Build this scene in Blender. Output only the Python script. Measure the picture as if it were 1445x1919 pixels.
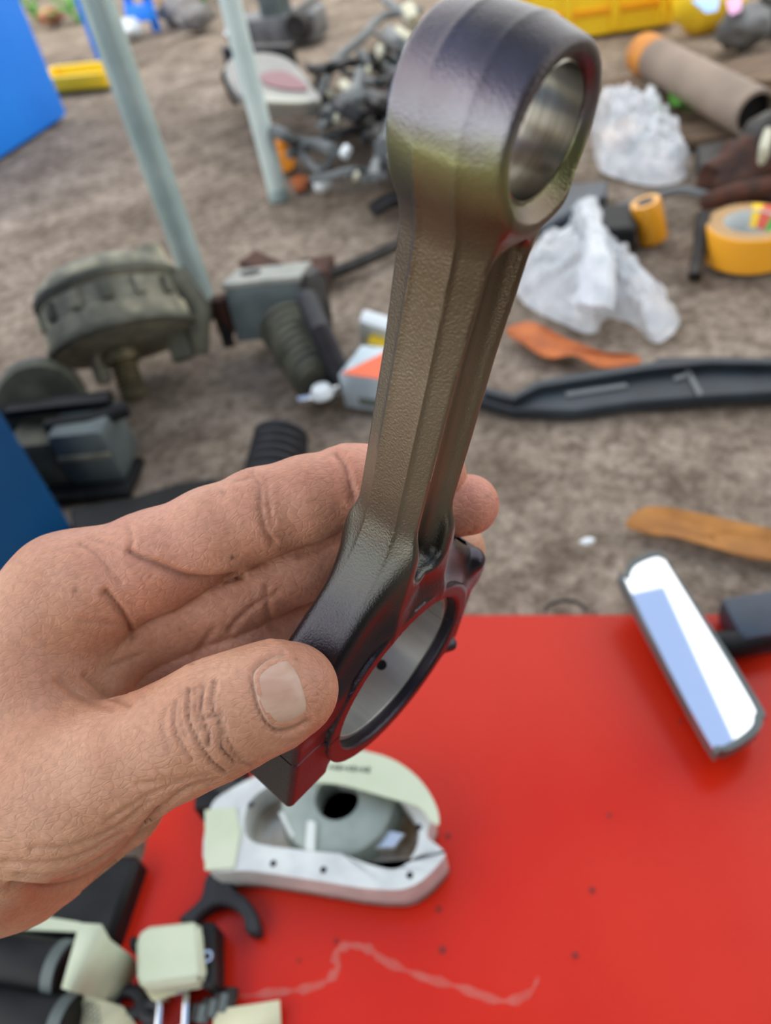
import bpy, bmesh, math, random
import numpy as np
from mathutils import Vector, Matrix

random.seed(7)
QUICK = False                                  # coarser surfaces for a quick look
for o in list(bpy.data.objects):
    bpy.data.objects.remove(o, do_unlink=True)
SC = bpy.context.scene
COL = SC.collection

# ------------------------------------------------------------------ camera
IW, IH, F = 1445.0, 1919.0, 1444.0
CXP, CYP = IW / 2, IH / 2
NADIR = np.array([318.0, 1490.0, F]); NADIR /= np.linalg.norm(NADIR)
UPC = -NADIR                                   # world up in camera axes (x right, y down, z forward)
YC = np.array([0, 0, 1.0]) - UPC[2] * UPC; YC /= np.linalg.norm(YC)
XC = np.cross(YC, UPC)
C2W = np.stack([XC, YC, UPC])                  # rows: world axes in camera axes
CAM = np.array([0.0, 0.0, 0.52])

cam_d = bpy.data.cameras.new('camera')
cam = bpy.data.objects.new('camera', cam_d); COL.objects.link(cam)
cam_d.sensor_fit = 'VERTICAL'; cam_d.sensor_height = 6.5; cam_d.sensor_width = 6.5
cam_d.lens = F / IH * 6.5
cam_d.clip_start = 0.005; cam_d.clip_end = 200
cam_d.dof.use_dof = True; cam_d.dof.focus_distance = 0.160; cam_d.dof.aperture_fstop = cam_d.lens / 2.0
rx, ry, rz = C2W @ np.array([1, 0, 0.]), C2W @ np.array([0, -1., 0]), C2W @ np.array([0, 0, -1.])
cam.matrix_world = Matrix(((rx[0], ry[0], rz[0], CAM[0]), (rx[1], ry[1], rz[1], CAM[1]), (rx[2], ry[2], rz[2], CAM[2]), (0, 0, 0, 1)))
SC.camera = cam

# ------------------------------------------------------------------ sky and exposure
SC.view_settings.view_transform = 'Standard'; SC.view_settings.look = 'None'
SC.view_settings.gamma = 1.0; SC.view_settings.use_curve_mapping = False
SC.view_settings.exposure = 0.68
W = bpy.data.worlds.new('overcast_sky'); SC.world = W; W.use_nodes = True
bg = W.node_tree.nodes['Background']
bg.inputs[0].default_value = (0.96, 0.98, 1.0, 1); bg.inputs[1].default_value = 1.3
sun_d = bpy.data.lights.new('veiled_sun', 'SUN'); sun_d.energy = 1.0; sun_d.angle = math.radians(70); sun_d.color = (1, .97, .92)
sun = bpy.data.objects.new('veiled_sun', sun_d); COL.objects.link(sun)
sun.rotation_euler = Vector((0.40, 0.25, -1)).to_track_quat('-Z', 'Y').to_euler()

# ------------------------------------------------------------------ pixel -> place helpers
def ray(px, py):
    return C2W @ np.array([(px - CXP) / F, (py - CYP) / F, 1.0])
def at(px, py, z):                             # point at camera depth z
    return CAM + ray(px, py) * z
def G(px, py, h=0.0):                          # point on the horizontal plane at height h
    d = ray(px, py); return CAM + d * ((h - CAM[2]) / d[2])
def scale_at(px, py, h=0.0):                   # metres for one pixel at that ground point
    d = ray(px, py); return ((h - CAM[2]) / d[2]) / F

# ------------------------------------------------------------------ materials
MATS = {}
def rgb(r, g, b):
    f = lambda c: (c / 255 / 12.92) if c / 255 <= .04045 else ((c / 255 + .055) / 1.055) ** 2.4
    return (f(r), f(g), f(b), 1)
def mat(name, c1, c2=None, scale=20, rough=.6, metal=0, bump=0, bscale=None, detail=6, c3=None, rough2=None, spec=.5,
        trans=0, alpha=1, coat=0, sss=0, emit=None, bdist=.001, stretch=None, lo=.38, hi=.62, ior=1.45):
    if name in MATS: return MATS[name]
    m = bpy.data.materials.new(name); m.use_nodes = True; MATS[name] = m
    nt = m.node_tree; N = nt.nodes; L = nt.links; b = N['Principled BSDF']
    b.inputs['Roughness'].default_value = rough; b.inputs['Metallic'].default_value = metal
    b.inputs['Base Color'].default_value = c1; b.inputs['Specular IOR Level'].default_value = spec
    b.inputs['Transmission Weight'].default_value = trans; b.inputs['Alpha'].default_value = alpha
    b.inputs['Coat Weight'].default_value = coat; b.inputs['Coat Roughness'].default_value = .1; b.inputs['IOR'].default_value = ior
    if sss:
        b.inputs['Subsurface Weight'].default_value = sss; b.inputs['Subsurface Radius'].default_value = (1, .35, .2)
        b.inputs['Subsurface Scale'].default_value = .004
    tc = N.new('ShaderNodeTexCoord'); src = tc.outputs['Object']
    if stretch:
        mp = N.new('ShaderNodeMapping'); mp.inputs['Scale'].default_value = stretch
        L.new(src, mp.inputs[0]); src = mp.outputs[0]
    if c2 is not None:
        n = N.new('ShaderNodeTexNoise'); n.inputs['Scale'].default_value = scale; n.inputs['Detail'].default_value = detail
        L.new(src, n.inputs['Vector'])
        r = N.new('ShaderNodeValToRGB'); e = r.color_ramp.elements
        e[0].position = lo; e[0].color = c1; e[1].position = hi; e[1].color = c2
        if c3 is not None:
            x = e.new((lo + hi) / 2); x.color = c2; e[2].color = c3
        L.new(n.outputs['Fac'], r.inputs[0]); L.new(r.outputs[0], b.inputs['Base Color'])
        if rough2 is not None:
            mr = N.new('ShaderNodeMapRange'); mr.inputs[3].default_value = rough; mr.inputs[4].default_value = rough2
            mr.inputs[1].default_value = lo; mr.inputs[2].default_value = hi
            L.new(n.outputs['Fac'], mr.inputs[0]); L.new(mr.outputs[0], b.inputs['Roughness'])
    if bump:
        n2 = N.new('ShaderNodeTexNoise'); n2.inputs['Scale'].default_value = bscale or scale * 3; n2.inputs['Detail'].default_value = 8
        L.new(src, n2.inputs['Vector'])
        bp = N.new('ShaderNodeBump'); bp.inputs['Strength'].default_value = bump; bp.inputs['Distance'].default_value = bdist
        L.new(n2.outputs['Fac'], bp.inputs['Height']); L.new(bp.outputs[0], b.inputs['Normal'])
    if emit:
        b.inputs['Emission Color'].default_value = emit[0]; b.inputs['Emission Strength'].default_value = emit[1]
    return m

# ------------------------------------------------------------------ object helpers
def tag(o, label=None, cat=None, group=None, kind=None):
    if label: o['label'] = label
    if cat: o['category'] = cat
    if group: o['group'] = group
    if kind: o['kind'] = kind
    return o
def empty(name, loc, label=None, cat=None, group=None):
    o = bpy.data.objects.new(name, None); COL.objects.link(o); o.location = Vector(loc); o.empty_display_size = .02
    return tag(o, label, cat, group)
def put(o, parent):
    if parent is not None:
        o.parent = parent; o.matrix_parent_inverse = Matrix.Identity(4)
        bpy.context.view_layer.update() if False else None
    return o
def rel(pts, parent):
    """world points -> coordinates in the frame of the parent chain (empties here are only translated)"""
    off = Vector((0, 0, 0)); p = parent
    while p is not None:
        off += p.location; p = p.parent
    return [Vector(q) - off for q in pts]
def mesh_obj(name, verts, faces, m, parent=None, smooth=True, angle=35, origin=None):
    """verts in world coordinates"""
    if parent is None and origin is None:
        a = np.array([tuple(v) for v in verts]); c = (a.min(0) + a.max(0)) / 2; origin = (c[0], c[1], a[:, 2].min())
    me = bpy.data.meshes.new(name)
    if parent is not None: vs = rel(verts, parent)
    else: vs = [Vector(v) - Vector(origin) for v in verts]
    me.from_pydata([tuple(v) for v in vs], [], [tuple(f) for f in faces]); me.update()
    if smooth:
        me.polygons.foreach_set('use_smooth', [True] * len(me.polygons))
        try: me.set_sharp_from_angle(angle=math.radians(angle))
        except Exception: pass
    me.materials.append(m)
    o = bpy.data.objects.new(name, me); COL.objects.link(o)
    if parent is not None: o.parent = parent
    else: o.location = Vector(origin)
    return o

class MB:
    """collects shapes in world coordinates, builds one mesh object"""
    def __init__(s): s.v = []; s.f = []
    def add(s, v, f):
        b = len(s.v); s.v += [Vector(q) for q in v]; s.f += [tuple(i + b for i in q) for q in f]; return s
    def box(s, c, dx, dy, dz, ax=None, bev=0.0):
        """box centred at c; ax: three axis vectors"""
        ax = ax or (Vector((1, 0, 0)), Vector((0, 1, 0)), Vector((0, 0, 1)))
        bm = bmesh.new(); bmesh.ops.create_cube(bm, size=1)
        for v in bm.verts: v.co = Vector((v.co.x * dx, v.co.y * dy, v.co.z * dz))
        if bev > 0: bmesh.ops.bevel(bm, geom=bm.edges[:], offset=bev, segments=2, affect='EDGES', profile=.6)
        return s._bm(bm, c, ax)
    def _bm(s, bm, c, ax):
        bm.verts.ensure_lookup_table(); bm.verts.index_update()
        c = Vector(c)
        v = [c + Vector(ax[0]) * q.co.x + Vector(ax[1]) * q.co.y + Vector(ax[2]) * q.co.z for q in bm.verts]
        f = [[q.index for q in p.verts] for p in bm.faces]
        bm.free(); return s.add(v, f)
    def lathe(s, c, prof, ax=None, n=32, cap=True, a0=0, a1=2 * math.pi):
        """prof: list of (radius, height along ax[2])"""
        ax = ax or (Vector((1, 0, 0)), Vector((0, 1, 0)), Vector((0, 0, 1)))
        c = Vector(c); full = abs(a1 - a0 - 2 * math.pi) < 1e-6; m = n if full else n + 1
        v = []; f = []
        for r, h in prof:
            for k in range(m):
                a = a0 + (a1 - a0) * k / n
                v.append(c + Vector(ax[0]) * (r * math.cos(a)) + Vector(ax[1]) * (r * math.sin(a)) + Vector(ax[2]) * h)
        for i in range(len(prof) - 1):
            for k in range(n):
                k2 = (k + 1) % m
                f.append((i * m + k, i * m + k2, (i + 1) * m + k2, (i + 1) * m + k))
        if cap and full:
            f.append(tuple(range(m))[::-1]); f.append(tuple((len(prof) - 1) * m + k for k in range(m)))
        return s.add(v, f)
    def tube(s, pts, r, n=10, cap=True):
        P = [Vector(p) for p in pts]; R = r if isinstance(r, (list, tuple)) else [r] * len(P)
        v = []; f = []; up = None
        for i, p in enumerate(P):
            t = (P[min(i + 1, len(P) - 1)] - P[max(i - 1, 0)]).normalized()
            if up is None:
                up = Vector((0, 0, 1)) if abs(t.z) < .9 else Vector((1, 0, 0))
            a = (up - t * up.dot(t)).normalized(); up = a; b = t.cross(a)
            for k in range(n):
                w = 2 * math.pi * k / n; v.append(p + a * (math.cos(w) * R[i]) + b * (math.sin(w) * R[i]))
        for i in range(len(P) - 1):
            for k in range(n):
                f.append((i * n + k, i * n + (k + 1) % n, (i + 1) * n + (k + 1) % n, (i + 1) * n + k))
        if cap: f.append(tuple(range(n))[::-1]); f.append(tuple((len(P) - 1) * n + k for k in range(n)))
        return s.add(v, f)
    def prism(s, pts, d, bev=0.0):
        """closed outline of 3D points extruded by vector d"""
        P = [Vector(p) for p in pts]; d = Vector(d); n = len(P)
        bm = bmesh.new(); vs = [bm.verts.new(p) for p in P]; vt = [bm.verts.new(p + d) for p in P]
        bm.faces.new(vs); bm.faces.new(vt[::-1])
        for i in range(n): bm.faces.new((vs[i], vt[i], vt[(i + 1) % n], vs[(i + 1) % n]))
        bmesh.ops.recalc_face_normals(bm, faces=bm.faces[:])
        if bev > 0: bmesh.ops.bevel(bm, geom=bm.edges[:], offset=bev, segments=1, affect='EDGES')
        return s._bm(bm, (0, 0, 0), ((1, 0, 0), (0, 1, 0), (0, 0, 1)))
    def build(s, name, m, parent=None, **k):
        return mesh_obj(name, s.v, s.f, m, parent, **k)

def axes(zdir, xhint=(1, 0, 0)):
    z = Vector(zdir).normalized(); x = Vector(xhint); x = (x - z * x.dot(z)).normalized(); y = z.cross(x); return (x, y, z)
def spline(pts, n=8, closed=False):
    P = [np.array(p, float) for p in pts]; out = []
    m = len(P); rng = range(m if closed else m - 1)
    for i in rng:
        p0, p1, p2, p3 = (P[(i - 1) % m], P[i], P[(i + 1) % m], P[(i + 2) % m]) if closed else (P[max(i - 1, 0)], P[i], P[i + 1], P[min(i + 2, m - 1)])
        for k in range(n):
            t = k / n
            out.append(.5 * (2 * p1 + (p2 - p0) * t + (2 * p0 - 5 * p1 + 4 * p2 - p3) * t * t + (3 * p1 - p0 - 3 * p2 + p3) * t ** 3))
    if not closed: out.append(P[-1])
    return out

# ------------------------------------------------------------------ distance-field surfaces
def nets(fn, lo, hi, h):
    """surface of fn<0 as quads; evaluated in blocks near the surface only"""
    B = 8; lo = np.array(lo, float)
    nb = np.ceil((np.array(hi, float) - lo) / (h * B)).astype(int)
    dims = nb * B
    ctr = np.stack(np.meshgrid(*[np.arange(k) for k in nb], indexing='ij'), -1).reshape(-1, 3)
    cd = fn(lo + (ctr * B + B / 2) * h)
    vol = np.repeat(np.repeat(np.repeat(np.where(cd > 0, 1., -1.).astype(np.float32).reshape(nb), B, 0), B, 1), B, 2)
    act = ctr[np.abs(cd) < B * h * 1.05]
    loc = np.stack(np.meshgrid(*[np.arange(B)] * 3, indexing='ij'), -1).reshape(-1, 3)
    for s in range(0, len(act), 600):
        a = act[s:s + 600]
        ii = (a[:, None, :] * B + loc[None]).reshape(-1, 3)
        vol[ii[:, 0], ii[:, 1], ii[:, 2]] = fn((lo + ii * h).astype(np.float32))
    sg = vol < 0
    cnt = np.zeros(tuple(dims - 1), np.int8); off = [(i, j, k) for i in (0, 1) for j in (0, 1) for k in (0, 1)]
    for i, j, k in off: cnt += sg[i:dims[0] - 1 + i, j:dims[1] - 1 + j, k:dims[2] - 1 + k]
    cells = np.argwhere((cnt > 0) & (cnt < 8))
    idx = -np.ones(tuple(dims - 1), np.int32); idx[cells[:, 0], cells[:, 1], cells[:, 2]] = np.arange(len(cells))
    cv = np.stack([vol[cells[:, 0] + i, cells[:, 1] + j, cells[:, 2] + k] for i, j, k in off], 1)
    acc = np.zeros((len(cells), 3)); num = np.zeros(len(cells)); oa = np.array(off, float)
    for a in range(8):
        for b in range(a + 1, 8):
            if np.abs(oa[a] - oa[b]).sum() != 1: continue
            m = (cv[:, a] < 0) != (cv[:, b] < 0)
            t = cv[m, a] / (cv[m, a] - cv[m, b])
            acc[m] += oa[a] + t[:, None] * (oa[b] - oa[a]); num[m] += 1
    V = lo + (cells + acc / num[:, None]) * h
    Q = []
    for ax in range(3):
        s0 = [slice(0, -1)] * 3; s1 = [slice(0, -1)] * 3; s1[ax] = slice(1, None)
        A, Bm = sg[tuple(s0)], sg[tuple(s1)]
        e = np.argwhere(A != Bm); e = e[(e.min(1) > 0)]
        o1, o2 = [(1, 2), (2, 0), (0, 1)][ax]
        d1 = np.zeros(3, int); d1[o1] = 1; d2 = np.zeros(3, int); d2[o2] = 1
        g = lambda c: idx[c[:, 0], c[:, 1], c[:, 2]]
        q = np.stack([g(e - d1 - d2), g(e - d2), g(e), g(e - d1)], 1)
        flip = ~A[e[:, 0], e[:, 1], e[:, 2]]
        q[flip] = q[flip][:, ::-1]; Q.append(q)
    Q = np.concatenate(Q)
    for _ in range(1 if QUICK else 2):
        d = fn(V); g = np.stack([fn(V + np.eye(3)[i] * h * .2) - d for i in range(3)], 1)
        g /= np.linalg.norm(g, axis=1, keepdims=True) + 1e-12
        V = V - np.clip(d, -h, h)[:, None] * g
    return V, Q
def fast_mesh(name, V, Q, m, smooth=True, angle=None):
    me = bpy.data.meshes.new(name)
    me.vertices.add(len(V)); me.vertices.foreach_set('co', np.asarray(V, np.float32).ravel())
    k = Q.shape[1]
    me.loops.add(Q.size); me.loops.foreach_set('vertex_index', Q.astype(np.int32).ravel())
    me.polygons.add(len(Q)); me.polygons.foreach_set('loop_start', np.arange(0, Q.size, k, dtype=np.int32))
    me.polygons.foreach_set('use_smooth', np.ones(len(Q), bool))
    me.update(calc_edges=True); me.validate()
    if angle: me.set_sharp_from_angle(angle=math.radians(angle))
    me.materials.append(m); return me
def cone(p, a, b, r1, r2):
    a = np.asarray(a, p.dtype); b = np.asarray(b, p.dtype); ba = b - a; pa = p - a
    t = np.clip(pa @ ba / (ba @ ba), 0, 1)
    q = pa - t[:, None] * ba
    return np.sqrt(np.einsum('ij,ij->i', q, q)) - (r1 + (r2 - r1) * t)
def smin(a, b, k):
    h = np.maximum(k - np.abs(a - b), 0) / k; return np.minimum(a, b) - h * h * k * .25
def smax(a, b, k): return -smin(-a, -b, k)
def boxd(p, c, hs, r):
    q = np.abs(p - np.array(c)) - (np.array(hs) - r)
    return np.linalg.norm(np.maximum(q, 0), axis=1) + np.minimum(q.max(1), 0) - r
def cyl(p, c, R, hz, r=0.0):
    d1 = np.hypot(p[:, 0] - c[0], p[:, 1] - c[1]) - R + r; d2 = np.abs(p[:, 2]) - hz + r
    return np.minimum(np.maximum(d1, d2), 0) + np.hypot(np.maximum(d1, 0), np.maximum(d2, 0)) - r

# ------------------------------------------------------------------ ground and red panel
def ground_material():
    m = mat('packed_earth', rgb(140, 128, 116), rough=.92, spec=.25); nt = m.node_tree; N = nt.nodes; L = nt.links; b = N['Principled BSDF']
    tc = N.new('ShaderNodeTexCoord'); out = None
    for sc, de, lo, c0, hi, c1 in ((1.6, 5, .35, rgb(150, 137, 123), .65, rgb(194, 180, 165)), (11, 6, .33, rgb(196, 190, 184), .62, rgb(250, 248, 246)), (70, 5, .33, rgb(188, 183, 177), .64, rgb(255, 254, 252)), (260, 2, .30, rgb(204, 200, 195), .66, rgb(255, 255, 255))):
        n = N.new('ShaderNodeTexNoise'); n.inputs['Scale'].default_value = sc; n.inputs['Detail'].default_value = de; L.new(tc.outputs['Object'], n.inputs['Vector'])
        r = N.new('ShaderNodeValToRGB'); e = r.color_ramp.elements; e[0].position = lo; e[0].color = c0; e[1].position = hi; e[1].color = c1; L.new(n.outputs['Fac'], r.inputs[0])
        if out is None: out = r.outputs[0]
        else:
            x = N.new('ShaderNodeMix'); x.data_type = 'RGBA'; x.blend_type = 'MULTIPLY'; x.inputs[0].default_value = 1; L.new(out, x.inputs[6]); L.new(r.outputs[0], x.inputs[7]); out = x.outputs[2]
    L.new(out, b.inputs['Base Color'])
    n = N.new('ShaderNodeTexNoise'); n.inputs['Scale'].default_value = 60; n.inputs['Detail'].default_value = 9; L.new(tc.outputs['Object'], n.inputs['Vector'])
    bp = N.new('ShaderNodeBump'); bp.inputs['Strength'].default_value = .7; bp.inputs['Distance'].default_value = .005; L.new(n.outputs['Fac'], bp.inputs['Height']); L.new(bp.outputs[0], b.inputs['Normal'])
    return m
m_ground = ground_material()
def make_ground():
    n = 90; xs = np.linspace(-6, 6, n); ys = np.linspace(-3, 9, n)
    from mathutils import noise
    v = []; f = []
    for j in range(n):
        for i in range(n):
            x, y = xs[i], ys[j]
            v.append((x, y, .006 * noise.noise(Vector((x * 2.3, y * 2.3, 0))) - .008))
    for j in range(n - 1):
        for i in range(n - 1): a = j * n + i; f.append((a, a + 1, a + n + 1, a + n))
    o = mesh_obj('floor', v, f, m_ground, origin=(0, 0, 0))
    o['kind'] = 'structure'
make_ground()

m_red = mat('red_paint', rgb(188, 34, 14), rgb(196, 44, 22), scale=6, rough=.2, rough2=.32, spec=.3, lo=.35, hi=.7)
def make_panel():
    pts = [G(868, 1150, .012), G(1800, 1148, .012), G(1900, 2600, .012), G(60, 2600, .012), G(215, 1770, .012), G(270, 1590, .012), G(330, 1150, .012)]
    o = MB().prism(pts, (0, 0, -.012), .002).build('red_panel', m_red)
    tag(o, 'glossy red painted metal panel lying flat on the ground under the parts', 'panel')
make_panel()
def stains():
    e = bpy.data.objects['red_panel']
    m = mat('dried_water_film', rgb(216, 150, 136), rgb(206, 120, 106), scale=60, rough=.6, alpha=.3)
    for pts, w in (([(440, 1868), (500, 1862), (560, 1855), (610, 1840), (634, 1810), (626, 1790), (650, 1772), (690, 1778), (720, 1800), (790, 1830), (860, 1850), (940, 1876), (990, 1862), (1010, 1830)], 8),):
        L_ = [G(x, y, .0123) for x, y in spline(pts, 6)]; v = []; f = []
        for i, p in enumerate(L_):
            t = np.array(L_[min(i + 1, len(L_) - 1)]) - np.array(L_[max(i - 1, 0)]); n = np.array([-t[1], t[0], 0]); n /= np.linalg.norm(n)
            q = w * (.7 + .5 * math.sin(i * 1.3) * math.sin(i * .4)) * .00036 * min(1, i / 6, (len(L_) - 1 - i) / 6 + .05)
            v += [p + n * q, p - n * q]
        f = [(2 * i, 2 * i + 1, 2 * i + 3, 2 * i + 2) for i in range(len(L_) - 1)]
        mesh_obj('water_stain', v, f, m, e, smooth=False)
    for k, (x, y, r) in enumerate(((822, 1704, 5), (829, 1780, 6), (840, 1566, 5), (630, 1764, 4), (1110, 1668, 5), (1142, 1528, 4), (1078, 1790, 5), (560, 1800, 3), (1275, 1352, 4))):
        c = G(x, y, .0124); MB().lathe(c, [(0, .0004), (r * .00036, .0001)], n=10, cap=False).build('paint_chip', mat('dark_red_chip', rgb(120, 24, 18), rough=.6), e)
stains()

# ------------------------------------------------------------------ shelter and background things
def gp(pts, h=0.0): return [G(x, y, h) for x, y in pts]
def slab(name, px, h0, h1, m, parent=None, bev=0.0, **k):
    """outline given where its top shows, top at height h1, bottom at h0"""
    return MB().prism(gp(px, h1), (0, 0, h0 - h1), bev).build(name, m, parent, **k)
def ground_axes(px, py, ang=0):
    """x: image right on the ground, y: away, turned by ang degrees"""
    a = Vector(G(px + 20, py) - G(px - 20, py)).normalized(); z = Vector((0, 0, 1)); b = z.cross(a)
    c, s_ = math.cos(math.radians(ang)), math.sin(math.radians(ang))
    return (a * c + b * s_, b * c - a * s_, z)
V3 = Vector
m_galv = mat('galvanised_tube', rgb(180, 198, 193), rgb(154, 174, 170), scale=14, rough=.38, metal=.3)
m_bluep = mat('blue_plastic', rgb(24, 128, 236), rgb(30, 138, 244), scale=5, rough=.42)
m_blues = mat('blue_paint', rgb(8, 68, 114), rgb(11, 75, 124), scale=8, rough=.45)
m_black = mat('black_plastic', rgb(14, 14, 15), rgb(24, 24, 25), scale=40, rough=.5, spec=.3)
m_rubber = mat('black_rubber', rgb(26, 26, 30), rgb(38, 38, 42), scale=60, rough=.6)
m_dark = mat('greasy_dark_metal', rgb(38, 36, 34), rgb(62, 58, 54), scale=40, rough=.5, metal=.4, bump=.3, bscale=150)
m_rust = mat('rusty_iron', rgb(84, 52, 38), rgb(58, 42, 36), scale=40, rough=.85, bump=.4, bscale=200)
m_alloy = mat('dirty_alloy', rgb(154, 151, 128), rgb(112, 110, 95), scale=26, rough=.7, metal=.1, c3=rgb(178, 172, 144), bump=.3, bscale=120, lo=.3, hi=.7)
m_alloyb = mat('blue_grey_alloy', rgb(102, 112, 110), rgb(80, 88, 87), scale=22, rough=.55, metal=.3, bump=.2, bscale=120)
m_oily = mat('oil_stained_alloy', rgb(96, 96, 80), rgb(66, 66, 57), scale=26, rough=.6, metal=.25, bump=.3, bscale=120)
m_white = mat('white_plastic', rgb(226, 232, 232), rough=.35)
m_cream = mat('cream_plastic', rgb(206, 204, 180), rgb(190, 186, 160), scale=80, rough=.45)
m_orange = mat('orange_plastic', rgb(238, 150, 40), rough=.45)
m_leafo = mat('orange_dry_leaf', rgb(196, 108, 52), rgb(168, 90, 44), scale=30, rough=.7, bump=.4, bscale=90)
m_leafb = mat('tan_dry_leaf', rgb(176, 118, 52), rgb(150, 98, 44), scale=24, rough=.7, bump=.4, bscale=90, stretch=(1, 1, 1))
m_yel = mat('yellow_plastic', rgb(255, 216, 46), rgb(255, 208, 36), scale=6, rough=.4)
m_card = mat('brown_cardboard_tube', rgb(150, 132, 116), rgb(132, 116, 102), scale=14, rough=.8)
m_wood = mat('weathered_board', rgb(120, 98, 76), rgb(88, 72, 58), scale=12, rough=.85, stretch=(1, 8, 1), bump=.3)
m_green = mat('green_leaf', rgb(70, 150, 40), rgb(96, 170, 60), scale=30, rough=.5)
m_bag = mat('clear_polythene', rgb(250, 251, 252), rgb(222, 228, 233), scale=40, rough=.07, spec=1.0, alpha=.55, bump=1.0, bscale=70, bdist=.004)
m_silver = mat('silver_print', rgb(176, 192, 200), rgb(200, 214, 220), scale=30, rough=.3, metal=.3)
m_orpr = mat('orange_print', rgb(232, 104, 62), rough=.5)
m_paper = mat('pale_green_card', rgb(180, 190, 164), rgb(190, 198, 174), scale=20, rough=.75)
m_paperd = mat('cream_paper', rgb(206, 204, 172), rgb(196, 194, 160), scale=20, rough=.8)
m_cast = mat('white_cast_alloy', rgb(205, 210, 205), rgb(186, 190, 188), scale=40, rough=.45, metal=.25, bump=.2, bscale=200)
m_castin = mat('oil_stained_cast_alloy', rgb(150, 132, 104), rgb(176, 172, 160), scale=24, rough=.35, metal=.5, c3=rgb(112, 88, 60), lo=.3, hi=.7)
m_chrome = mat('bright_steel', rgb(210, 212, 212), rough=.2, metal=1)
m_ink = mat('grey_ink', rgb(96, 104, 92), rough=.8)

# tent legs
def leg(px, py, wpx, label):
    b = G(px, py); r = wpx * scale_at(px, py) / 2; c = (b[0], b[1], 0)
    e = empty('shelter_pole', c, label, 'pole', 'shelter poles')
    MB().lathe((b[0], b[1], .004), [(r, 0), (r, 2.2)], n=28).build('tube', m_galv if wpx > 44 else mat('skylit_tube', rgb(206, 220, 214), rgb(190, 206, 200), scale=10, rough=.4), e)  # second pole's tube is coloured lighter to carry the skylight on it
    MB().lathe((b[0], b[1], -.006), [(r * 1.12, 0), (r * 1.12, .012), (r * 1.02, .02)], n=28).build('foot', m_dark if wpx > 44 else m_galv, e)
    return b
B1 = leg(386, 582, 48, 'pale galvanised shelter pole standing behind the dirty round alternator')
B2 = leg(522, 366, 35, 'pale galvanised shelter pole standing beside the tangled wiring harness')
def make_canopy():
    m = mat('canopy_fabric', rgb(136, 158, 204), rgb(142, 164, 210), scale=3, rough=.8)
    nt = m.node_tree; b = nt.nodes['Principled BSDF']; tr = nt.nodes.new('ShaderNodeBsdfTranslucent'); mx = nt.nodes.new('ShaderNodeMixShader')
    tr.inputs[0].default_value = rgb(160, 182, 220); mx.inputs[0].default_value = .5
    out = nt.nodes['Material Output']; nt.links.new(b.outputs[0], mx.inputs[1]); nt.links.new(tr.outputs[0], mx.inputs[2]); nt.links.new(mx.outputs[0], out.inputs[0])
    x0, x1, y0, y1, z = -1.5, .95, -1.6, 1.45, 2.2
    v = []; f = []; n = 12
    for j in range(n + 1):
        for i in range(n + 1):
            a, c = i / n, j / n
            v.append((x0 + (x1 - x0) * a, y0 + (y1 - y0) * c, z + .35 * min(a, 1 - a, c, 1 - c) * 2))
    for j in range(n):
        for i in range(n): k = j * (n + 1) + i; f.append((k, k + 1, k + n + 2, k + n + 1))
    o = mesh_obj('canopy_roof', v, f, m, origin=(0, 0, z)); o['kind'] = 'structure'
make_canopy()
def add_dark_tarp():  # added dark sheet, unseen behind the camera, to darken reflections in the rod
    m = mat('added_tarp_olive', rgb(74, 72, 62), rgb(58, 56, 50), scale=4, rough=.8); v = []; f = []; n = 24
    for j in range(n + 1):
        for i in range(n + 1):
            x = -.35 + 2.2 * i / n; z = 2.2 * j / n; v.append((x, -.85 + .03 * math.sin(x * 9) + .02 * math.sin(z * 5 + x * 4), z))
    for j in range(n):
        for i in range(n): k = j * (n + 1) + i; f.append((k, k + 1, k + n + 2, k + n + 1))
    o = mesh_obj('added_dark_tarp', v, f, m, origin=(0, -.85, 0)); o['kind'] = 'structure'
add_dark_tarp()

# blue containers
def blue_box(name, a, b, h, d, m, label, ribs=2):
    A, B = V3(G(*a)), V3(G(*b)); A.z = B.z = 0; t = (B - A).normalized(); nrm = V3((0, 0, 1)).cross(t)
    if nrm.dot(V3(A) - V3((0, 0, 0))) < 0: nrm = -nrm
    L_ = (B - A).length; c = (A + B) / 2 + nrm * d / 2
    e = empty(name, c, label, 'box')
    MB().box(c + V3((0, 0, h / 2)), L_, d, h, (t, nrm, V3((0, 0, 1))), .012).build('body', m, e)
    MB().box(c + V3((0, 0, h + .012)), L_ + .02, d + .02, .024, (t, nrm, V3((0, 0, 1))), .006).build('lid', m, e)
    return e
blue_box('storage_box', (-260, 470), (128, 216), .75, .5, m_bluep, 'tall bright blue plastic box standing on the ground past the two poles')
blue_box('storage_box', (-160, 1290), (152, 1004), .42, .35, m_blues, 'shaded dark blue box standing behind the back of the hand')

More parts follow.
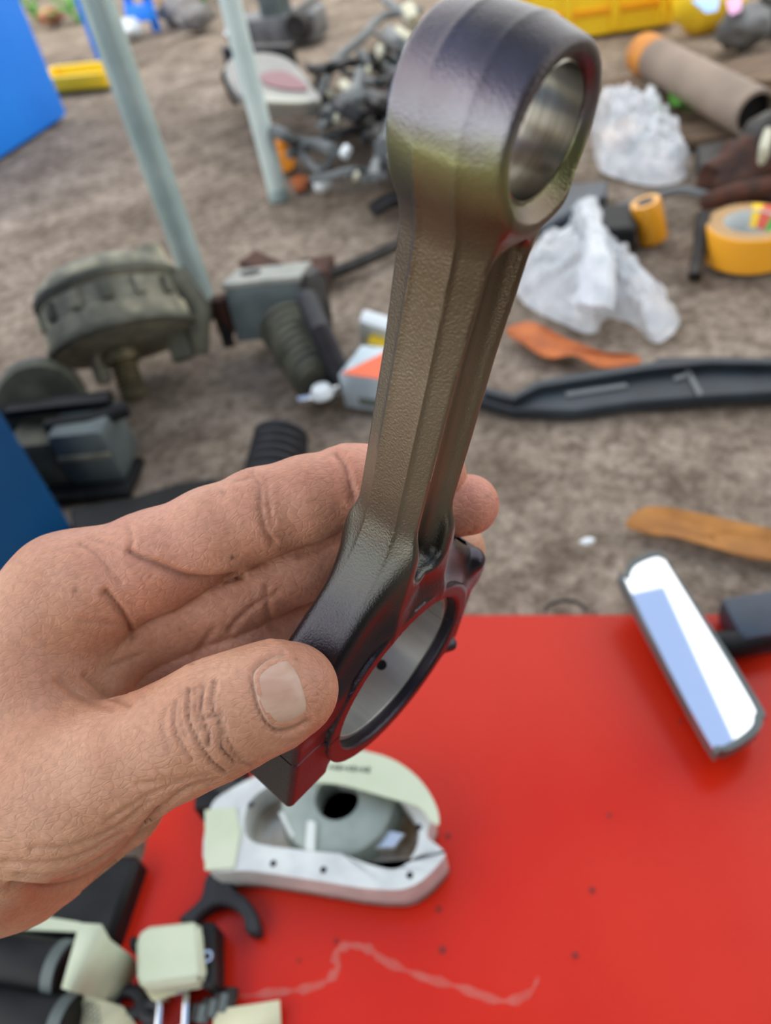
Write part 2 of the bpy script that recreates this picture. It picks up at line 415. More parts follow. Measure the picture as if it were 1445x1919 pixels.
# blue post and strips behind first pole, yellow tray, plants
def far_left():
    b = G(196, 128); r = .014
    MB().lathe((b[0], b[1], 0), [(r, 0), (r, 1.2)], n=16).build('blue_post', m_bluep)
    tag(bpy.data.objects['blue_post'], 'thin blue post rising behind the galvanised pole by the yellow tray', 'post')
    e = empty('blue_crate', V3(G(275, 62)), 'small blue slatted plastic crate among white rubble', 'crate')
    ax = ground_axes(275, 62, 0)
    for i in range(4): MB().box(V3(G(275, 62)) + V3((0, 0, .06 + i * .07)), .12, .03, .045, ax, .004).build('slat', m_bluep, e)
    for sx in (-1, 1): MB().box(V3(G(275, 62)) + ax[0] * (.05 * sx) + V3((0, .03, .16)), .025, .02, .32, ax, .003).build('upright', m_bluep, e)
    e = empty('yellow_tray', V3(G(157, 160)), 'low yellow plastic tray lying on the dirt beside the blue post', 'tray')
    ax = ground_axes(157, 160, 14); c = V3(G(157, 160)); c.z = 0
    MB().box(c + V3((0, 0, .008)), .24, .12, .012, ax, .004).build('bottom', mat('pale_yellow', rgb(214, 206, 90), rough=.5), e)
    for a, b_, l, w in ((0, .06, .24, .012), (0, -.06, .24, .012), (.12, 0, .012, .12), (-.12, 0, .012, .12)):
        MB().box(c + ax[0] * a + ax[1] * b_ + V3((0, 0, .025)), l, w, .035, ax, .003).build('side', m_yel, e)
    rnd = random.Random(3)
    for px, py, r, lab, m in ((100, 46, .05, 'terracotta coloured broken brick lump under the weeds', mat('terracotta', rgb(176, 118, 92), rgb(150, 98, 78), scale=20, rough=.9)),
                       (245, 72, .05, 'white crumpled rag at the foot of the blue crate', m_white), (345, 44, .07, 'grey rubble stone beside the blue crate', mat('grey_rubble', rgb(138, 134, 130), rgb(112, 108, 104), scale=14, rough=.9, bump=.4)),
                       (330, 8, .08, 'pale tan boulder behind the grey rubble stone', mat('tan_stone', rgb(206, 172, 140), rgb(190, 158, 128), scale=10, rough=.9)),
                       (372, 58, .06, 'grey rough stone touching the second pole', mat('grey_rubble', rgb(138, 134, 130)))):
        lump('stone' if 'rag' not in lab else 'rag', V3(G(px, py)), (r, r * .8, r * .6), m, lab, 'stone' if 'rag' not in lab else 'rag', rnd.random() * 50)
    for px, py, hh, lab in ((70, 40, .22, 'leafy green weed growing behind the terracotta lump'), (150, 44, .12, 'small green weed beside the blue post'), (385, 8, .2, 'green grass tuft behind the grey rough stone')):
        b = V3(G(px, py)); b.z = 0; e = empty('weed', b, lab, 'plant'); mb = MB(); st = MB()
        for k in range(34):
            a = rnd.random() * 6.28; q = b + V3((math.cos(a), math.sin(a), 0)) * rnd.random() * .11 + V3((0, 0, .03 + rnd.random() * hh))
            d = V3((math.cos(a), math.sin(a), rnd.random() - .3)).normalized(); w = d.cross(V3((0, 0, 1))).normalized() * .016
            mb.add([q, q + d * .03 + w, q + d * .065, q + d * .03 - w], [(0, 1, 2, 3)])
        for k in range(6):
            a = k * 1.05; st.tube([b, b + V3((math.cos(a) * .05, math.sin(a) * .05, hh * .6)), b + V3((math.cos(a) * .1, math.sin(a) * .1, hh))], .003, 6)
        mb.build('leaves', m_green, e)['kind'] = 'stuff'; st.build('stems', m_green, e)
from mathutils import noise as _noise
def lump(name, c, rad, m, label=None, cat=None, seed=0.0, parent=None, rough_=.35, freq=2.2, ax=None, sink=.15, lv=3, group=None):
    bm = bmesh.new(); bmesh.ops.create_icosphere(bm, subdivisions=lv, radius=1)
    for v in bm.verts:
        q = v.co.copy(); k = 1 + rough_ * _noise.noise(q * freq + V3((seed, seed * .7, 3.1))) + rough_ * .5 * _noise.noise(q * freq * 2.3 + V3((seed, 9, seed)))
        v.co = V3((q.x * rad[0] * k, q.y * rad[1] * k, q.z * rad[2] * k))
    zm = min(v.co.z for v in bm.verts); c = V3(c)
    if sink is not None: c = V3((c.x, c.y, c.z - zm - sink * rad[2]))
    mb = MB(); mb._bm(bm, c, ax or ((1, 0, 0), (0, 1, 0), (0, 0, 1)))
    o = mb.build(name, m, parent, angle=60)
    return tag(o, label, cat, group)
far_left()

# round alternator with threaded shaft
def alternator():
    a = V3((.10, -.66, -.74)).normalized(); ax = axes(a, (1, 0, 0)); c = V3(G(232, 632, .078))
    e = empty('alternator', (c.x, c.y, 0), 'dirty round alloy alternator with threaded shaft, lying beside the first pole', 'engine part')
    R = .086; K = .84; ax = (ax[0] * K, ax[1] * K, ax[2] * K); axh = (ax[0], ax[1], ax[2] * .78)
    R /= K
    MB().lathe(c, [(.03, -.135), (.06, -.13), (.082, -.118), (R * .97, -.1), (R, -.09), (R, -.072), (R * .96, -.068), (R * .96, -.03), (R, -.026), (R * 1.0, .004), (R * .97, .016), (.07, .022), (.03, .024)], axh, 48).build('housing', m_alloy, e)
    MB().lathe(c, [(R * 1.015, -.088), (R * 1.03, -.085), (R * 1.03, -.077), (R * 1.015, -.074)], axh, 48, cap=False).build('rear_band', m_oily, e); MB().lathe(c, [(R * .99, .0), (R * 1.04, .003), (R * 1.04, .013), (R * .98, .016)], axh, 48, cap=False).build('band', m_oily, e)
    for k in range(14):
        t = k / 14 * 6.283; d = ax[0] * math.cos(t) + ax[1] * math.sin(t); w = ax[2].cross(d)
        MB().box(c + d * (R * .965) + axh[2] * -.049, .012, .02, .024, (d, w, ax[2]), .003).build('fin', m_oily if k % 2 else m_alloy, e)
    prof = [(.026, .02), (.026, .034)]
    for k in range(8): z0 = .036 + k * .0062; prof += [(.0165, z0), (.0195, z0 + .003)]
    prof += [(.0165, .088), (.014, .09)]
    MB().lathe(c + ax[0] * -.012, prof, ax, 28).build('threaded_shaft', mat('brassy_steel', rgb(134, 124, 92), rgb(100, 92, 72), scale=40, rough=.5, metal=.5), e)
    MB().lathe(c + ax[0] * -.045 + ax[1] * .005, [(.012, .018), (.012, .05), (.008, .056)], ax, 16).build('terminal', m_alloy, e)
    MB().box(c + ax[0] * .07 + ax[1] * -.01 + ax[2] * .03, .03, .022, .05, ax, .005).build('mounting_lug', m_oily, e)
    MB().tube([c + ax[0] * .085 - ax[2] * .06, c + ax[0] * .105 - ax[2] * .01 - ax[1] * .02, c + ax[0] * .09 + ax[2] * .05 - ax[1] * .03], [.026, .022, .012], 12).build('mounting_arm', m_oily, e)
    MB().lathe(c + ax[0] * .062 + ax[1] * -.055 + ax[2] * -.1, [(.02, -.03), (.022, -.02), (.022, .03)], ax, 20).build('mounting_boss', m_alloy, e)
alternator()

# blue-grey housing with ribbed boot
def pump():
    b = V3(G(520, 600)); b.z = 0; ax = ground_axes(520, 600, 9)
    e = empty('pump_housing', b, 'blue grey alloy pump housing with a ribbed boot, lying between pole and steel rod', 'engine part')
    c = V3(G(512, 572, .055)); ax2 = tuple(q * .8 for q in axes((.04, .22, .97), ax[0]))
    MB().box(c, .118, .085, .085, ax2, .008).build('housing', m_alloyb, e)
    tp = MB().box(c + ax2[2] * .046 + ax2[1] * .004, .126, .09, .01, ax2, .003).build('top_plate', mat('pale_alloy', rgb(160, 160, 150), rgb(136, 138, 130), scale=30, rough=.5, metal=.3), e)
    MB().lathe(c + ax2[2] * .051 - ax2[0] * .028 + ax2[1] * .01, [(.016, 0), (.016, .002)], ax2, 20).build('port', m_black, tp)
    MB().lathe(c + ax2[0] * .055 + ax2[1] * .0, [(.034, -.045), (.036, -.03), (.036, .03), (.028, .046)], ax2, 24).build('side_cylinder', m_dark, e)
    p0, p1 = V3(G(535, 610, .05)), V3(G(600, 716, .028)); d = (p1 - p0); prof = []; n = 9
    for k in range(n):
        t = k / n * d.length; r = .034 - .004 * k / n; prof += [(r, t), (r, t + d.length / n * .5), (r * .9, t + d.length / n * .6), (r * .9, t + d.length / n * .95)]
    MB().lathe(p0, prof, axes(d, (0, 0, 1)), 28).build('ribbed_boot', m_oily, e)
    MB().tube([V3(G(575, 560, .09)), V3(G(600, 620, .085)), V3(G(632, 690, .04)), V3(G(645, 722, .02))], .013, 12).build('hose', m_rubber, e)
    MB().box(V3(G(418, 590, .05)), .02, .02, .05, ax, .003).build('bracket', m_rust, e)
    MB().tube([V3(G(415, 590, .05)), V3(G(430, 650, .012))], .008, 8).build('bolt', m_dark, e)
    MB().tube([V3(G(560, 752, .012)), V3(G(604, 742, .012)), V3(G(640, 728, .02))], .009, 12).build('clamp', m_chrome, e)
    for pts, lab in (([(445, 490), (480, 466), (530, 490), (500, 505)], 'rusty flat iron plate behind the pump housing'), ([(560, 485), (625, 474), (610, 510), (575, 512)], 'reddish rusty iron scrap leaning behind the ribbed pump')):
        tag(slab('iron_scrap', pts, .0, .03, m_rust, bev=.002), lab, 'scrap')
    t = MB().tube([V3(G(600, 520, .012)), V3(G(680, 490, .012)), V3(G(760, 452, .012))], .009, 10).build('stick', m_dark); tag(t, 'dark stick lying on the dirt behind the steel rod', 'stick')
    w = MB().lathe(V3(G(605, 742, .024)), [(.0, .0), (.012, .0), (.014, .004), (.01, .012), (0, .014)], n=20, cap=False).build('cap', m_white)
    tag(w, 'small white plastic cap resting on the boot clamp', 'cap')
pump()

# grey block, strap and bracket beside the dark blue box
def left_block():
    c = V3(G(190, 905)); c.z = 0; ax = ground_axes(200, 880, 8)
    e = empty('motor_block', c, 'grey alloy motor block with black strap beside the dark blue box', 'engine part')
    c = V3(G(205, 880)); c.z = 0
    MB().box(c + V3((0, 0, .04)), .062, .06, .07, ax, .006).build('end_block', m_alloyb, e)
    MB().box(c + ax[0] * -.058 + V3((0, 0, .035)), .054, .055, .06, ax, .006).build('block', m_oily, e)
    MB().box(c + ax[0] * .0 + ax[1] * -.031 + V3((0, 0, .045)), .058, .004, .006, ax, .001).build('rib', m_alloy, e)
    MB().box(c + ax[0] * -.03 + ax[1] * .02 + V3((0, 0, .08)), .12, .02, .012, ax, .003).build('strap', m_black, e)
    MB().box(c + ax[0] * -.02 + ax[1] * -.02 + V3((0, 0, .002)), .12, .06, .01, ax, .003).build('foot', m_black, e)
    c2 = V3(G(85, 790)); c2.z = 0
    e = empty('bearing_bracket', c2, 'dark rounded bearing bracket with a hole, behind the motor block', 'bracket')
    a2 = axes((.25, -.9, .3), ax[0]); cc = V3(G(80, 755, .06))
    MB().lathe(cc, [(.046, -.02), (.05, -.014), (.05, .014), (.046, .02)], a2, 32).build('body', m_oily, e)
    MB().lathe(cc - ax[0] * .012, [(.013, .0205), (.013, .022)], a2, 18).build('hole', m_black, e)
    MB().box(cc + V3((0, .0, -.04)), .1, .04, .03, (a2[0], a2[2], V3((0, 0, 1))), .004).build('base', m_dark, e)
    t = MB().tube([V3(G(90, 800, .07)), V3(G(170, 790, .07)), V3(G(240, 765, .07))], .009, 10).build('drive_shaft', m_black); tag(t, 'black drive shaft lying across the bracket and motor block', 'shaft')
    o = slab('rubber_mat', [(130, 952), (250, 930), (330, 905), (400, 895), (420, 915), (330, 940), (250, 985), (140, 1030)], 0, .02, m_black, bev=.002); tag(o, 'black rubber strip lying in front of the motor block', 'mat')
    # corrugated boot
    p0, p1 = V3(G(512, 905, .03)), V3(G(528, 812, .045)); d = p1 - p0; prof = []; n = 6
    for k in range(n):
        t = k / n * d.length; r = .031 - .003 * k / n; prof += [(r * .86, t), (r, t + d.length / n * .3), (r, t + d.length / n * .6), (r * .86, t + d.length / n * .95)]
    prof += [(.02, d.length)]
    tag(MB().lathe(p0, prof, axes(d, (0, 0, 1)), 28).build('corrugated_boot', m_rubber), 'black corrugated rubber boot poking up behind the index finger', 'boot')
left_block()

# printed carton, pouch
def carton():
    b = V3(G(700, 740)); b.z = 0; ax = ground_axes(700, 720, -12)
    e = empty('parts_carton', b, 'silver and orange printed carton lying behind the steel rod', 'box')
    c = V3(G(722, 712, .024))
    ax = tuple(q * .82 for q in ax); MB().box(c, .1, .075, .055, ax, .003).build('carton', m_silver, e)
    MB().prism([c + ax[0] * x + ax[1] * y + V3((0, 0, .0232)) for x, y in ((-.045, -.036), (.048, -.036), (.048, .034), (.0, .036))], (0, 0, .0006)).build('print', m_orpr, e)
    MB().box(c + ax[1] * -.0385 + V3((0, 0, -.01)), .05, .001, .012, ax).build('lettering_bar', m_ink, e)
    c = V3(G(722, 628, .02)); e = empty('sachet', (c.x, c.y, 0), 'yellow and white foil sachet leaning behind the printed carton', 'sachet')
    MB().box(c, .065, .02, .06, axes((.1, -.5, .85), ax[0]), .006).build('foil', m_white, e)
    MB().box(c + V3((0, -.012, -.012)), .05, .02, .03, axes((.1, -.5, .85), ax[0]), .004).build('band', m_yel, e)
carton()

# wiring heap
def harness():
    rnd = random.Random(11); b = V3(G(680, 260)); b.z = 0
    e = empty('wiring_harness', b, 'tangled heap of dark wiring with cream connectors behind the steel rod', 'wiring')
    for k in range(34):
        px, py = rnd.uniform(585, 800), rnd.uniform(110, 345)
        if px < 632 and py < 215: continue
        pts = []; a = rnd.uniform(-2.6, .6)
        for j in range(5):
            pts.append(V3(G(px, py, .02 + rnd.random() * .10)))
            a += rnd.uniform(-.7, .7); px += 34 * math.cos(a); py += 26 * math.sin(a); py = min(max(py, 60), 360)
        MB().tube(spline(pts, 5), rnd.choice((.007, .011, .016)), 7).build('cable', rnd.choice((m_dark, m_rubber, m_black, mat('grey_loom', rgb(104, 108, 108), rough=.6), mat('grey_loom', rgb(104, 108, 108)))), e)
    for pts, r in (([(595, 195), (625, 120), (680, 70), (720, 30), (790, 20)], .011), ([(720, 0), (755, 25), (790, 55), (830, 60)], .011), ([(560, 260), (620, 285), (600, 320), (565, 290)], .006), ([(540, 290), (640, 250), (740, 235)], .009)):
        MB().tube(spline([V3(G(x, y, .05)) for x, y in pts], 6), r, 8).build('cable', mat('grey_loom', rgb(104, 108, 108)), e)
    for px, py, w, m in ((715, 100, .05, m_cream), (752, 72, .07, m_cream), (770, 30, .08, m_cream), (650, 165, .05, m_cream), (632, 225, .035, m_cream), (648, 285, .035, m_white), (556, 200, .06, m_cream), (690, 132, .03, m_cream), (620, 180, .035, m_alloy), (668, 330, .025, m_cream), (745, 110, .05, m_alloyb)):
        w *= .62; MB().box(V3(G(px, py, .09)), w, w * .6, w * .75, axes((rnd.uniform(-.5, .5), -.5, 1), (rnd.uniform(-1, 1), 1, 0)), .006).build('connector', m, e)
    # mirror-like fairing
    c = V3(G(500, 170)); c.z = 0; e = empty('fairing_panel', c, 'pale grey scooter fairing panel with maroon inset behind the second pole', 'panel')
    oc = spline([(420, 130), (440, 105), (500, 98), (550, 115), (585, 160), (600, 185), (560, 192), (480, 188), (440, 168)], 4, True)
    MB().prism([G(x, y, .11) for x, y in oc], (0, .01, -.03), .004).build('shell', mat('pale_grey_paint', rgb(132, 130, 122), rgb(118, 116, 109), scale=12, rough=.45), e)
    MB().prism([G(x, y, .113) for x, y in spline([(490, 138), (530, 133), (560, 148), (575, 166), (535, 166), (495, 155)], 4, True)], (0, .002, -.006)).build('inset', mat('maroon_paint', rgb(112, 46, 56), rough=.4), e)
    MB().prism([G(x, y, .112) for x, y in spline([(470, 172), (530, 178), (585, 186), (560, 192), (480, 188)], 3, True)], (0, .002, -.006)).build('lower_trim', mat('dull_cream', rgb(164, 164, 150), rough=.5), e)
    MB().tube([V3(G(424, 140, .1)), V3(G(432, 165, .06)), V3(G(442, 188, .01))], .012, 8).build('bracket', m_black, e)
    MB().box(c + V3((0, .04, .045)), .2, .03, .09, ground_axes(500, 170), .004).build('support', m_dark, e)
    # metal clump
    b = V3(G(530, 80)); b.z = 0; e = empty('carburettor', b, 'grey metal carburettor lying beyond the fairing panel', 'engine part')
    ax = ground_axes(530, 80, 20)
    MB().box(b + V3((0, 0, .04)), .26, .11, .07, ax, .012).build('body', mat('dull_grey_alloy', rgb(122, 122, 120), rgb(92, 92, 92), scale=20, rough=.55, metal=.3), e)
    MB().lathe(b + ax[0] * -.0 + V3((0, 0, .07)), [(.045, 0), (.045, .07), (.03, .09)], n=20).build('bowl', m_alloyb, e)
    MB().lathe(b + ax[0] * .08 + V3((0, 0, .05)), [(.03, -.08), (.036, -.06), (.036, .08)], axes(ax[1]), 20).build('throat', m_dark, e)
    MB().lathe(b + ax[0] * -.12 + ax[1] * -.06 + V3((0, 0, .05)), [(.012, 0), (.016, .02), (0, .03)], axes(-ax[1]), 14).build('screw', m_chrome, e)
    # orange plug, leaf, pebble
    p = V3(G(540, 318)); p.z = 0; e = empty('orange_plug', p, 'small orange plastic plug at the foot of the second pole', 'plug')
    MB().lathe(V3(G(540, 318)), [(.012, 0), (.018, .004), (.018, .02), (.012, .03), (.012, .045), (.016, .05), (.014, .06), (0, .062)], n=18, cap=False).build('plug_body', m_orange, e)
    MB().lathe(V3(G(536, 302, .03)), [(.016, -.006), (.016, .006)], axes((0, -1, .3)), 16).build('collar', m_orange, e)
    o = slab('dry_leaf', [(545, 335), (560, 326), (578, 332), (572, 350), (552, 354)], .0, .006, m_leafo); tag(o, 'small orange dry leaf lying against the orange plug', 'leaf')
    lump('pebble', V3(G(607, 358)), (.018, .014, .012), m_white, 'white pebble lying in front of the wiring heap', 'pebble', 4, lv=2)
    lump('pebble', V3(G(1102, 1018)), (.007, .004, .003), m_white, 'tiny white chip on the dirt beside the tan leaf', 'pebble', 7, lv=2)
    # dark hose piece
    t = MB().tube(spline([V3(G(700, 395, .02)), V3(G(735, 375, .025)), V3(G(790, 372, .02))], 5), .012, 10).build('hose', m_rubber); tag(t, 'short black hose lying against the steel rod shank', 'hose')
harness()

# top right: yellow crate, pouch, tube, boards, bags
def top_right():
    A, B = V3(G(1108, 70)), V3(G(1268, 46)); A.z = B.z = 0; t = (B - A).normalized(); nr = V3((0, 0, 1)).cross(t)
    if nr.y < 0: nr = -nr
    L_ = (B - A).length * 2.0; c = B - t * L_ / 2 + nr * .11
    e = empty('yellow_crate', c, 'bright yellow plastic crate with ribs standing behind the small end', 'crate'); ax = (t, nr, V3((0, 0, 1)))
    MB().box(c + V3((0, 0, .12)), L_, .22, .24, ax, .01).build('body', m_yel, e)
    for k in range(4): MB().box(c - nr * .113 + t * (L_ * (k / 3.6 - .42)) + V3((0, 0, .12)), .018, .008, .22, ax, .002).build('rib', m_yel, e)
    MB().box(c + V3((0, 0, .235)), L_ + .02, .24, .02, ax, .004).build('rim', m_yel, e)
    MB().box(c - nr * .112 + V3((0, 0, .05)), L_, .006, .014, ax, .002).build('rail', mat('amber_plastic', rgb(240, 160, 20), rough=.4), e)
    b = V3(G(1325, 55)); b.z = 0; e = empty('detergent_pouch', b, 'yellow plastic pouch with a white and blue label beside the yellow crate', 'pouch')
    ax = ground_axes(1325, 50, 10)
    lump('pouch', b + V3((0, 0, 0)), (.085, .05, .07), m_yel, None, None, 2.0, e, .15)
    MB().prism([V3(G(x, y, .1)) for x, y in ((1295, 0), (1345, -6), (1340, 14), (1318, 18))], (0, -.01, -.004)).build('label', mat('label_blue', rgb(150, 190, 240), rough=.4), e)
    MB().prism([V3(G(x, y, .09)) for x, y in ((1360, 0), (1388, -10), (1384, 14), (1366, 22))], (0, -.01, -.004)).build('pink_print', mat('label_pink', rgb(214, 150, 190), rough=.4), e)
    # tube
    p0, p1 = V3(G(1205, 100, .055)), V3(G(1418, 215, .055)); d = p1 - p0; e = empty('cardboard_tube', ((p0 + p1) / 2).x * V3((1, 0, 0)) + V3((0, ((p0 + p1) / 2).y, 0)), 'long brown cardboard tube with an orange end lying across boards', 'tube')
    ax = axes(d, (0, 0, 1)); Ld = d.length
    MB().lathe(p0, [(.036, .06), (.036, Ld), (.03, Ld), (.03, Ld - .05)], ax, 28, cap=False).build('tube', m_card, e)
    MB().lathe(p0, [(.0, 0), (.034, .0), (.0365, .006), (.0365, .06)], ax, 28, cap=False).build('end_wrap', mat('orange_wrap', rgb(214, 140, 50), rgb(190, 120, 50), scale=20, rough=.6), e)
    MB().lathe(p0, [(.0, Ld - .02), (.0295, Ld - .02), (.0295, Ld - .022)], ax, 28, cap=False).build('end_plug', m_black, e)
    for pts, h, lab in (([(1150, 215), (1200, 160), (1450, 120), (1560, 175), (1560, 225), (1290, 262)], .014, 'weathered board lying under the cardboard tube'),
                        ([(1120, 150), (1190, 140), (1235, 165), (1180, 200), (1130, 190)], .03, 'short dark weathered board end behind the clear bag'),
                        ([(1340, 120), (1445, 95), (1600, 110), (1600, 150), (1400, 150)], .025, 'pale weathered plank lying behind the cardboard tube')):
        tag(slab('board', pts, 0, h, m_wood, bev=.002), lab, 'board', 'weathered boards')
    o = slab('steel_channel', [(1305, 272), (1460, 238), (1460, 296), (1315, 325)], 0, .03, m_dark, bev=.003); tag(o, 'dark flat steel channel lying in front of the boards', 'steel')
    lump('carburettor_bowl', V3(G(1388, 92)), (.055, .04, .04), mat('dull_grey_alloy', rgb(122, 122, 120)), 'grey lumpy alloy casting beyond the cardboard tube', 'engine part', 5)
    lump('carburettor_bowl', V3(G(1462, 60)), (.05, .045, .045), m_dark, 'dark greasy casting beyond the pale plank', 'engine part', 8)
    # green leaf cluster
    b = V3(G(1262, 232)); b.z = .016; e = empty('leaf_sprig', b, 'fresh green leaf sprig on the board behind the clear bag', 'leaf')
    rnd = random.Random(5)
    for k in range(7):
        a = rnd.random() * 6.28; d = V3((math.cos(a), math.sin(a), .5)).normalized(); w = d.cross(V3((0, 0, 1))).normalized() * .014; q = b + V3((rnd.uniform(-.02, .02), rnd.uniform(-.02, .02), .005))
        MB().add([q, q + d * .018 + w, q + d * .045, q + d * .018 - w, q + d * .018 + V3((0, 0, .003))], [(0, 1, 4), (1, 2, 4), (2, 3, 4), (3, 0, 4)]).build('leaf', m_green, e)
    # scrap at the frame edge
    e = empty('gear_linkage', V3(G(1400, 390)), 'dark rusty gear linkage with a pale rod behind the tape roll', 'engine part')
    lump('casting', V3(G(1400, 385)), (.07, .05, .045), m_rust, None, None, 3, e); lump('casting', V3(G(1440, 370)), (.05, .06, .06), m_dark, None, None, 6, e)
    MB().tube(spline([V3(G(1428, 330, .05)), V3(G(1432, 280, .09)), V3(G(1445, 240, .1))], 5), .007, 8).build('rod', m_cream, e)
    MB().tube(spline([V3(G(1320, 380, .03)), V3(G(1380, 360, .05)), V3(G(1450, 345, .05))], 5), .012, 8).build('lever', m_rust, e)
    t = MB().tube(spline([V3(G(1130, 400, .03)), V3(G(1220, 372, .035)), V3(G(1285, 358, .04)), V3(G(1380, 385, .03))], 6), .0065, 8).build('pipe', mat('grey_loom', rgb(104, 108, 108)))
    tag(t, 'thin grey metal pipe lying across the orange tape stub', 'pipe')
    c = V3(G(1224, 448)); c.z = 0; e = empty('tape_stub', c, 'short stub of glossy orange tape under the thin grey pipe', 'tape')
    ax = axes((-.25, .1, 1)); MB().lathe(c, [(.0195, 0), (.02, .004), (.02, .052), (.0195, .055)], ax, 24).build('tape', mat('amber_tape', rgb(226, 156, 40), rough=.25, spec=.7), e)
    MB().lathe(c, [(.0, .0552), (.012, .0552)], ax, 16, cap=False).build('core', m_dark, e)
    o = slab('black_case', [(1122, 385), (1188, 378), (1194, 425), (1128, 432)], 0, .04, m_black, bev=.004); tag(o, 'small black case beside the orange tape stub', 'case')
    o = slab('black_tray', [(1000, 385), (1060, 345), (1140, 338), (1138, 365), (1082, 390), (1010, 430)], 0, .02, mat('dark_blue_grey_plastic', rgb(52, 62, 74), rgb(40, 48, 58), scale=20, rough=.35), bev=.003); tag(o, 'dark blue grey plastic tray between the two clear bags', 'tray')
    t = MB().tube([V3(G(1302, 520, .006)), V3(G(1312, 470, .02)), V3(G(1318, 400, .05))], .009, 8).build('iron_bar', m_dark); tag(t, 'short dark iron bar leaning beside the orange tape roll', 'bar')
top_right()

def crumple(name, outline, hmax, label, seed, neck=None):
    """inflated crumpled film bag over a closed outline on the ground"""
    oc = np.array([p[:2] for p in gp([tuple(q) for q in spline(outline, 6, True)], .01)])
    c = oc.mean(0); lev = 16; v = []; f = []; n = len(oc)
    for k in range(lev + 1):
        t = k / lev
        for i, p in enumerate(oc):
            q = c + (p - c) * (1 - t)
            z = hmax * (1 - (1 - t) ** 2.2) ** .8
            nz = _noise.noise(V3((q[0] * 26, q[1] * 26, seed))); n2 = _noise.noise(V3((q[0] * 60 + 5, q[1] * 60, seed + 2)))
            z = .002 + z * (1 - .55 * abs(nz) * 1.6) + abs(n2) * .018 * min(t * 4, 1)
            q = q + np.array([n2, nz]) * .008 * (1 if k else .4)
            v.append((q[0], q[1], max(z, .002)))
    for k in range(lev):
        for i in range(n): f.append((k * n + i, k * n + (i + 1) % n, (k + 1) * n + (i + 1) % n, (k + 1) * n + i))
    ce = V3((c[0], c[1], 0)); e = empty('plastic_bag', ce, label, 'bag')
    mesh_obj('film', v, f, m_bag, e, angle=14)
    if neck:
        p = [V3(G(x, y, h)) for x, y, h in neck]; mb = MB(); mb.tube(spline(p, 4), [.03 - .022 * abs(.45 - k / (len(spline(p, 4)) - 1)) if 0 else .012 + .02 * abs(k / (len(spline(p, 4)) - 1) - .35) for k in range(len(spline(p, 4)))], 9)
        for q in mb.v: q += V3((_noise.noise(q * 90), _noise.noise(q * 90 + V3((3, 3, 3))), _noise.noise(q * 90 + V3((7, 7, 1))))) * .008
        mb.build('gathered_neck', m_bag, e, angle=14)
    return e
e1 = crumple('bag', [(1105, 200), (1130, 180), (1200, 205), (1240, 190), (1280, 270), (1288, 320), (1230, 340), (1160, 325), (1120, 300)], .07, 'crumpled clear polythene bag in front of the cardboard tube', 1.3)
MB().prism(gp([(1120, 250), (1180, 215), (1215, 225), (1150, 275)], .025), (0, 0, -.01)).build('folded_insert', mat('tan_paper', rgb(206, 170, 138), rough=.7), e1)
crumple('bag', [(965, 520), (1000, 450), (1060, 430), (1095, 390), (1115, 430), (1165, 450), (1185, 490), (1215, 530), (1275, 585), (1235, 632), (1190, 600), (1140, 585), (1110, 615), (1040, 590), (985, 560)], .055, 'large crumpled clear polythene bag beside the orange tape roll', 6.1,
        neck=[(1100, 395, .05), (1110, 430, .06), (1120, 500, .06), (1110, 580, .03)])

def tape_roll():
    c = V3(G(1398, 478)); c.z = 0; r = 78 * scale_at(1398, 478); h = r * .84
    e = empty('tape_roll', c, 'thick roll of orange packing tape standing on the dirt', 'tape')
    MB().lathe(c, [(r * .97, 0), (r, .002), (r, h - .002), (r * .97, h)], n=56, cap=False).build('tape_wind', mat('orange_tape', rgb(255, 178, 48), rough=.4), e)
    lab = MB().lathe(c, [(r * .97, h), (r * .62, h)], n=56, cap=False).build('tape_edge', mat('tape_edge', rgb(178, 140, 92), rough=.6), e)
    MB().lathe(c, [(r * .62, h), (r * .62, 0), (r * .97, 0)], n=56, cap=False).build('core', m_white, e)
    for a, b_, m in ((-.5, -.1, mat('label_green', rgb(40, 170, 70), rough=.4)), (-.1, .4, mat('label_red', rgb(214, 84, 60), rough=.4)), (.4, .7, m_yel)):
        MB().lathe(c, [(r * .45, h + .0006 - .02), (r * .65, h + .0006), (r * .9, h + .0008)], n=8, cap=False, a0=a + .4, a1=b_ + .4).build('sticker', m, lab)
tape_roll()

def leaf(name, px, m, label, curl=.006, th=.0012):
    oc = spline(px, 4, True); c = np.mean([G(x, y) for x, y in px], axis=0); v = []; 
    P = [G(x, y, .004) for x, y in oc]; n = len(P)
    for t in (1, .6, 0):
        for p in P:
            q = c + (p - c) * t; v.append((q[0], q[1], .004 + curl * t * t + .003 * _noise.noise(V3(q * 40))))
    f = [(k * n + i, k * n + (i + 1) % n, (k + 1) * n + (i + 1) % n, (k + 1) * n + i) for k in range(2) for i in range(n)]
    o = mesh_obj(name, v, f, m); sm = o.modifiers.new('thickness', 'SOLIDIFY'); sm.thickness = th; sm.offset = 0
    return tag(o, label, 'leaf')
leaf('dry_leaf', [(948, 628), (990, 608), (1040, 632), (1085, 650), (1130, 668), (1195, 675), (1190, 692), (1125, 697), (1075, 675), (1030, 680), (985, 655)], m_leafo, 'torn orange dry leaf lying in front of the large clear bag')
leaf('dry_leaf', [(1172, 988), (1195, 965), (1225, 958), (1300, 968), (1380, 985), (1460, 1005), (1560, 1030), (1560, 1075), (1450, 1060), (1380, 1048), (1300, 1025), (1230, 1012), (1185, 1000)], m_leafb, 'long tan strap-shaped dry leaf lying beyond the rear-view mirror')

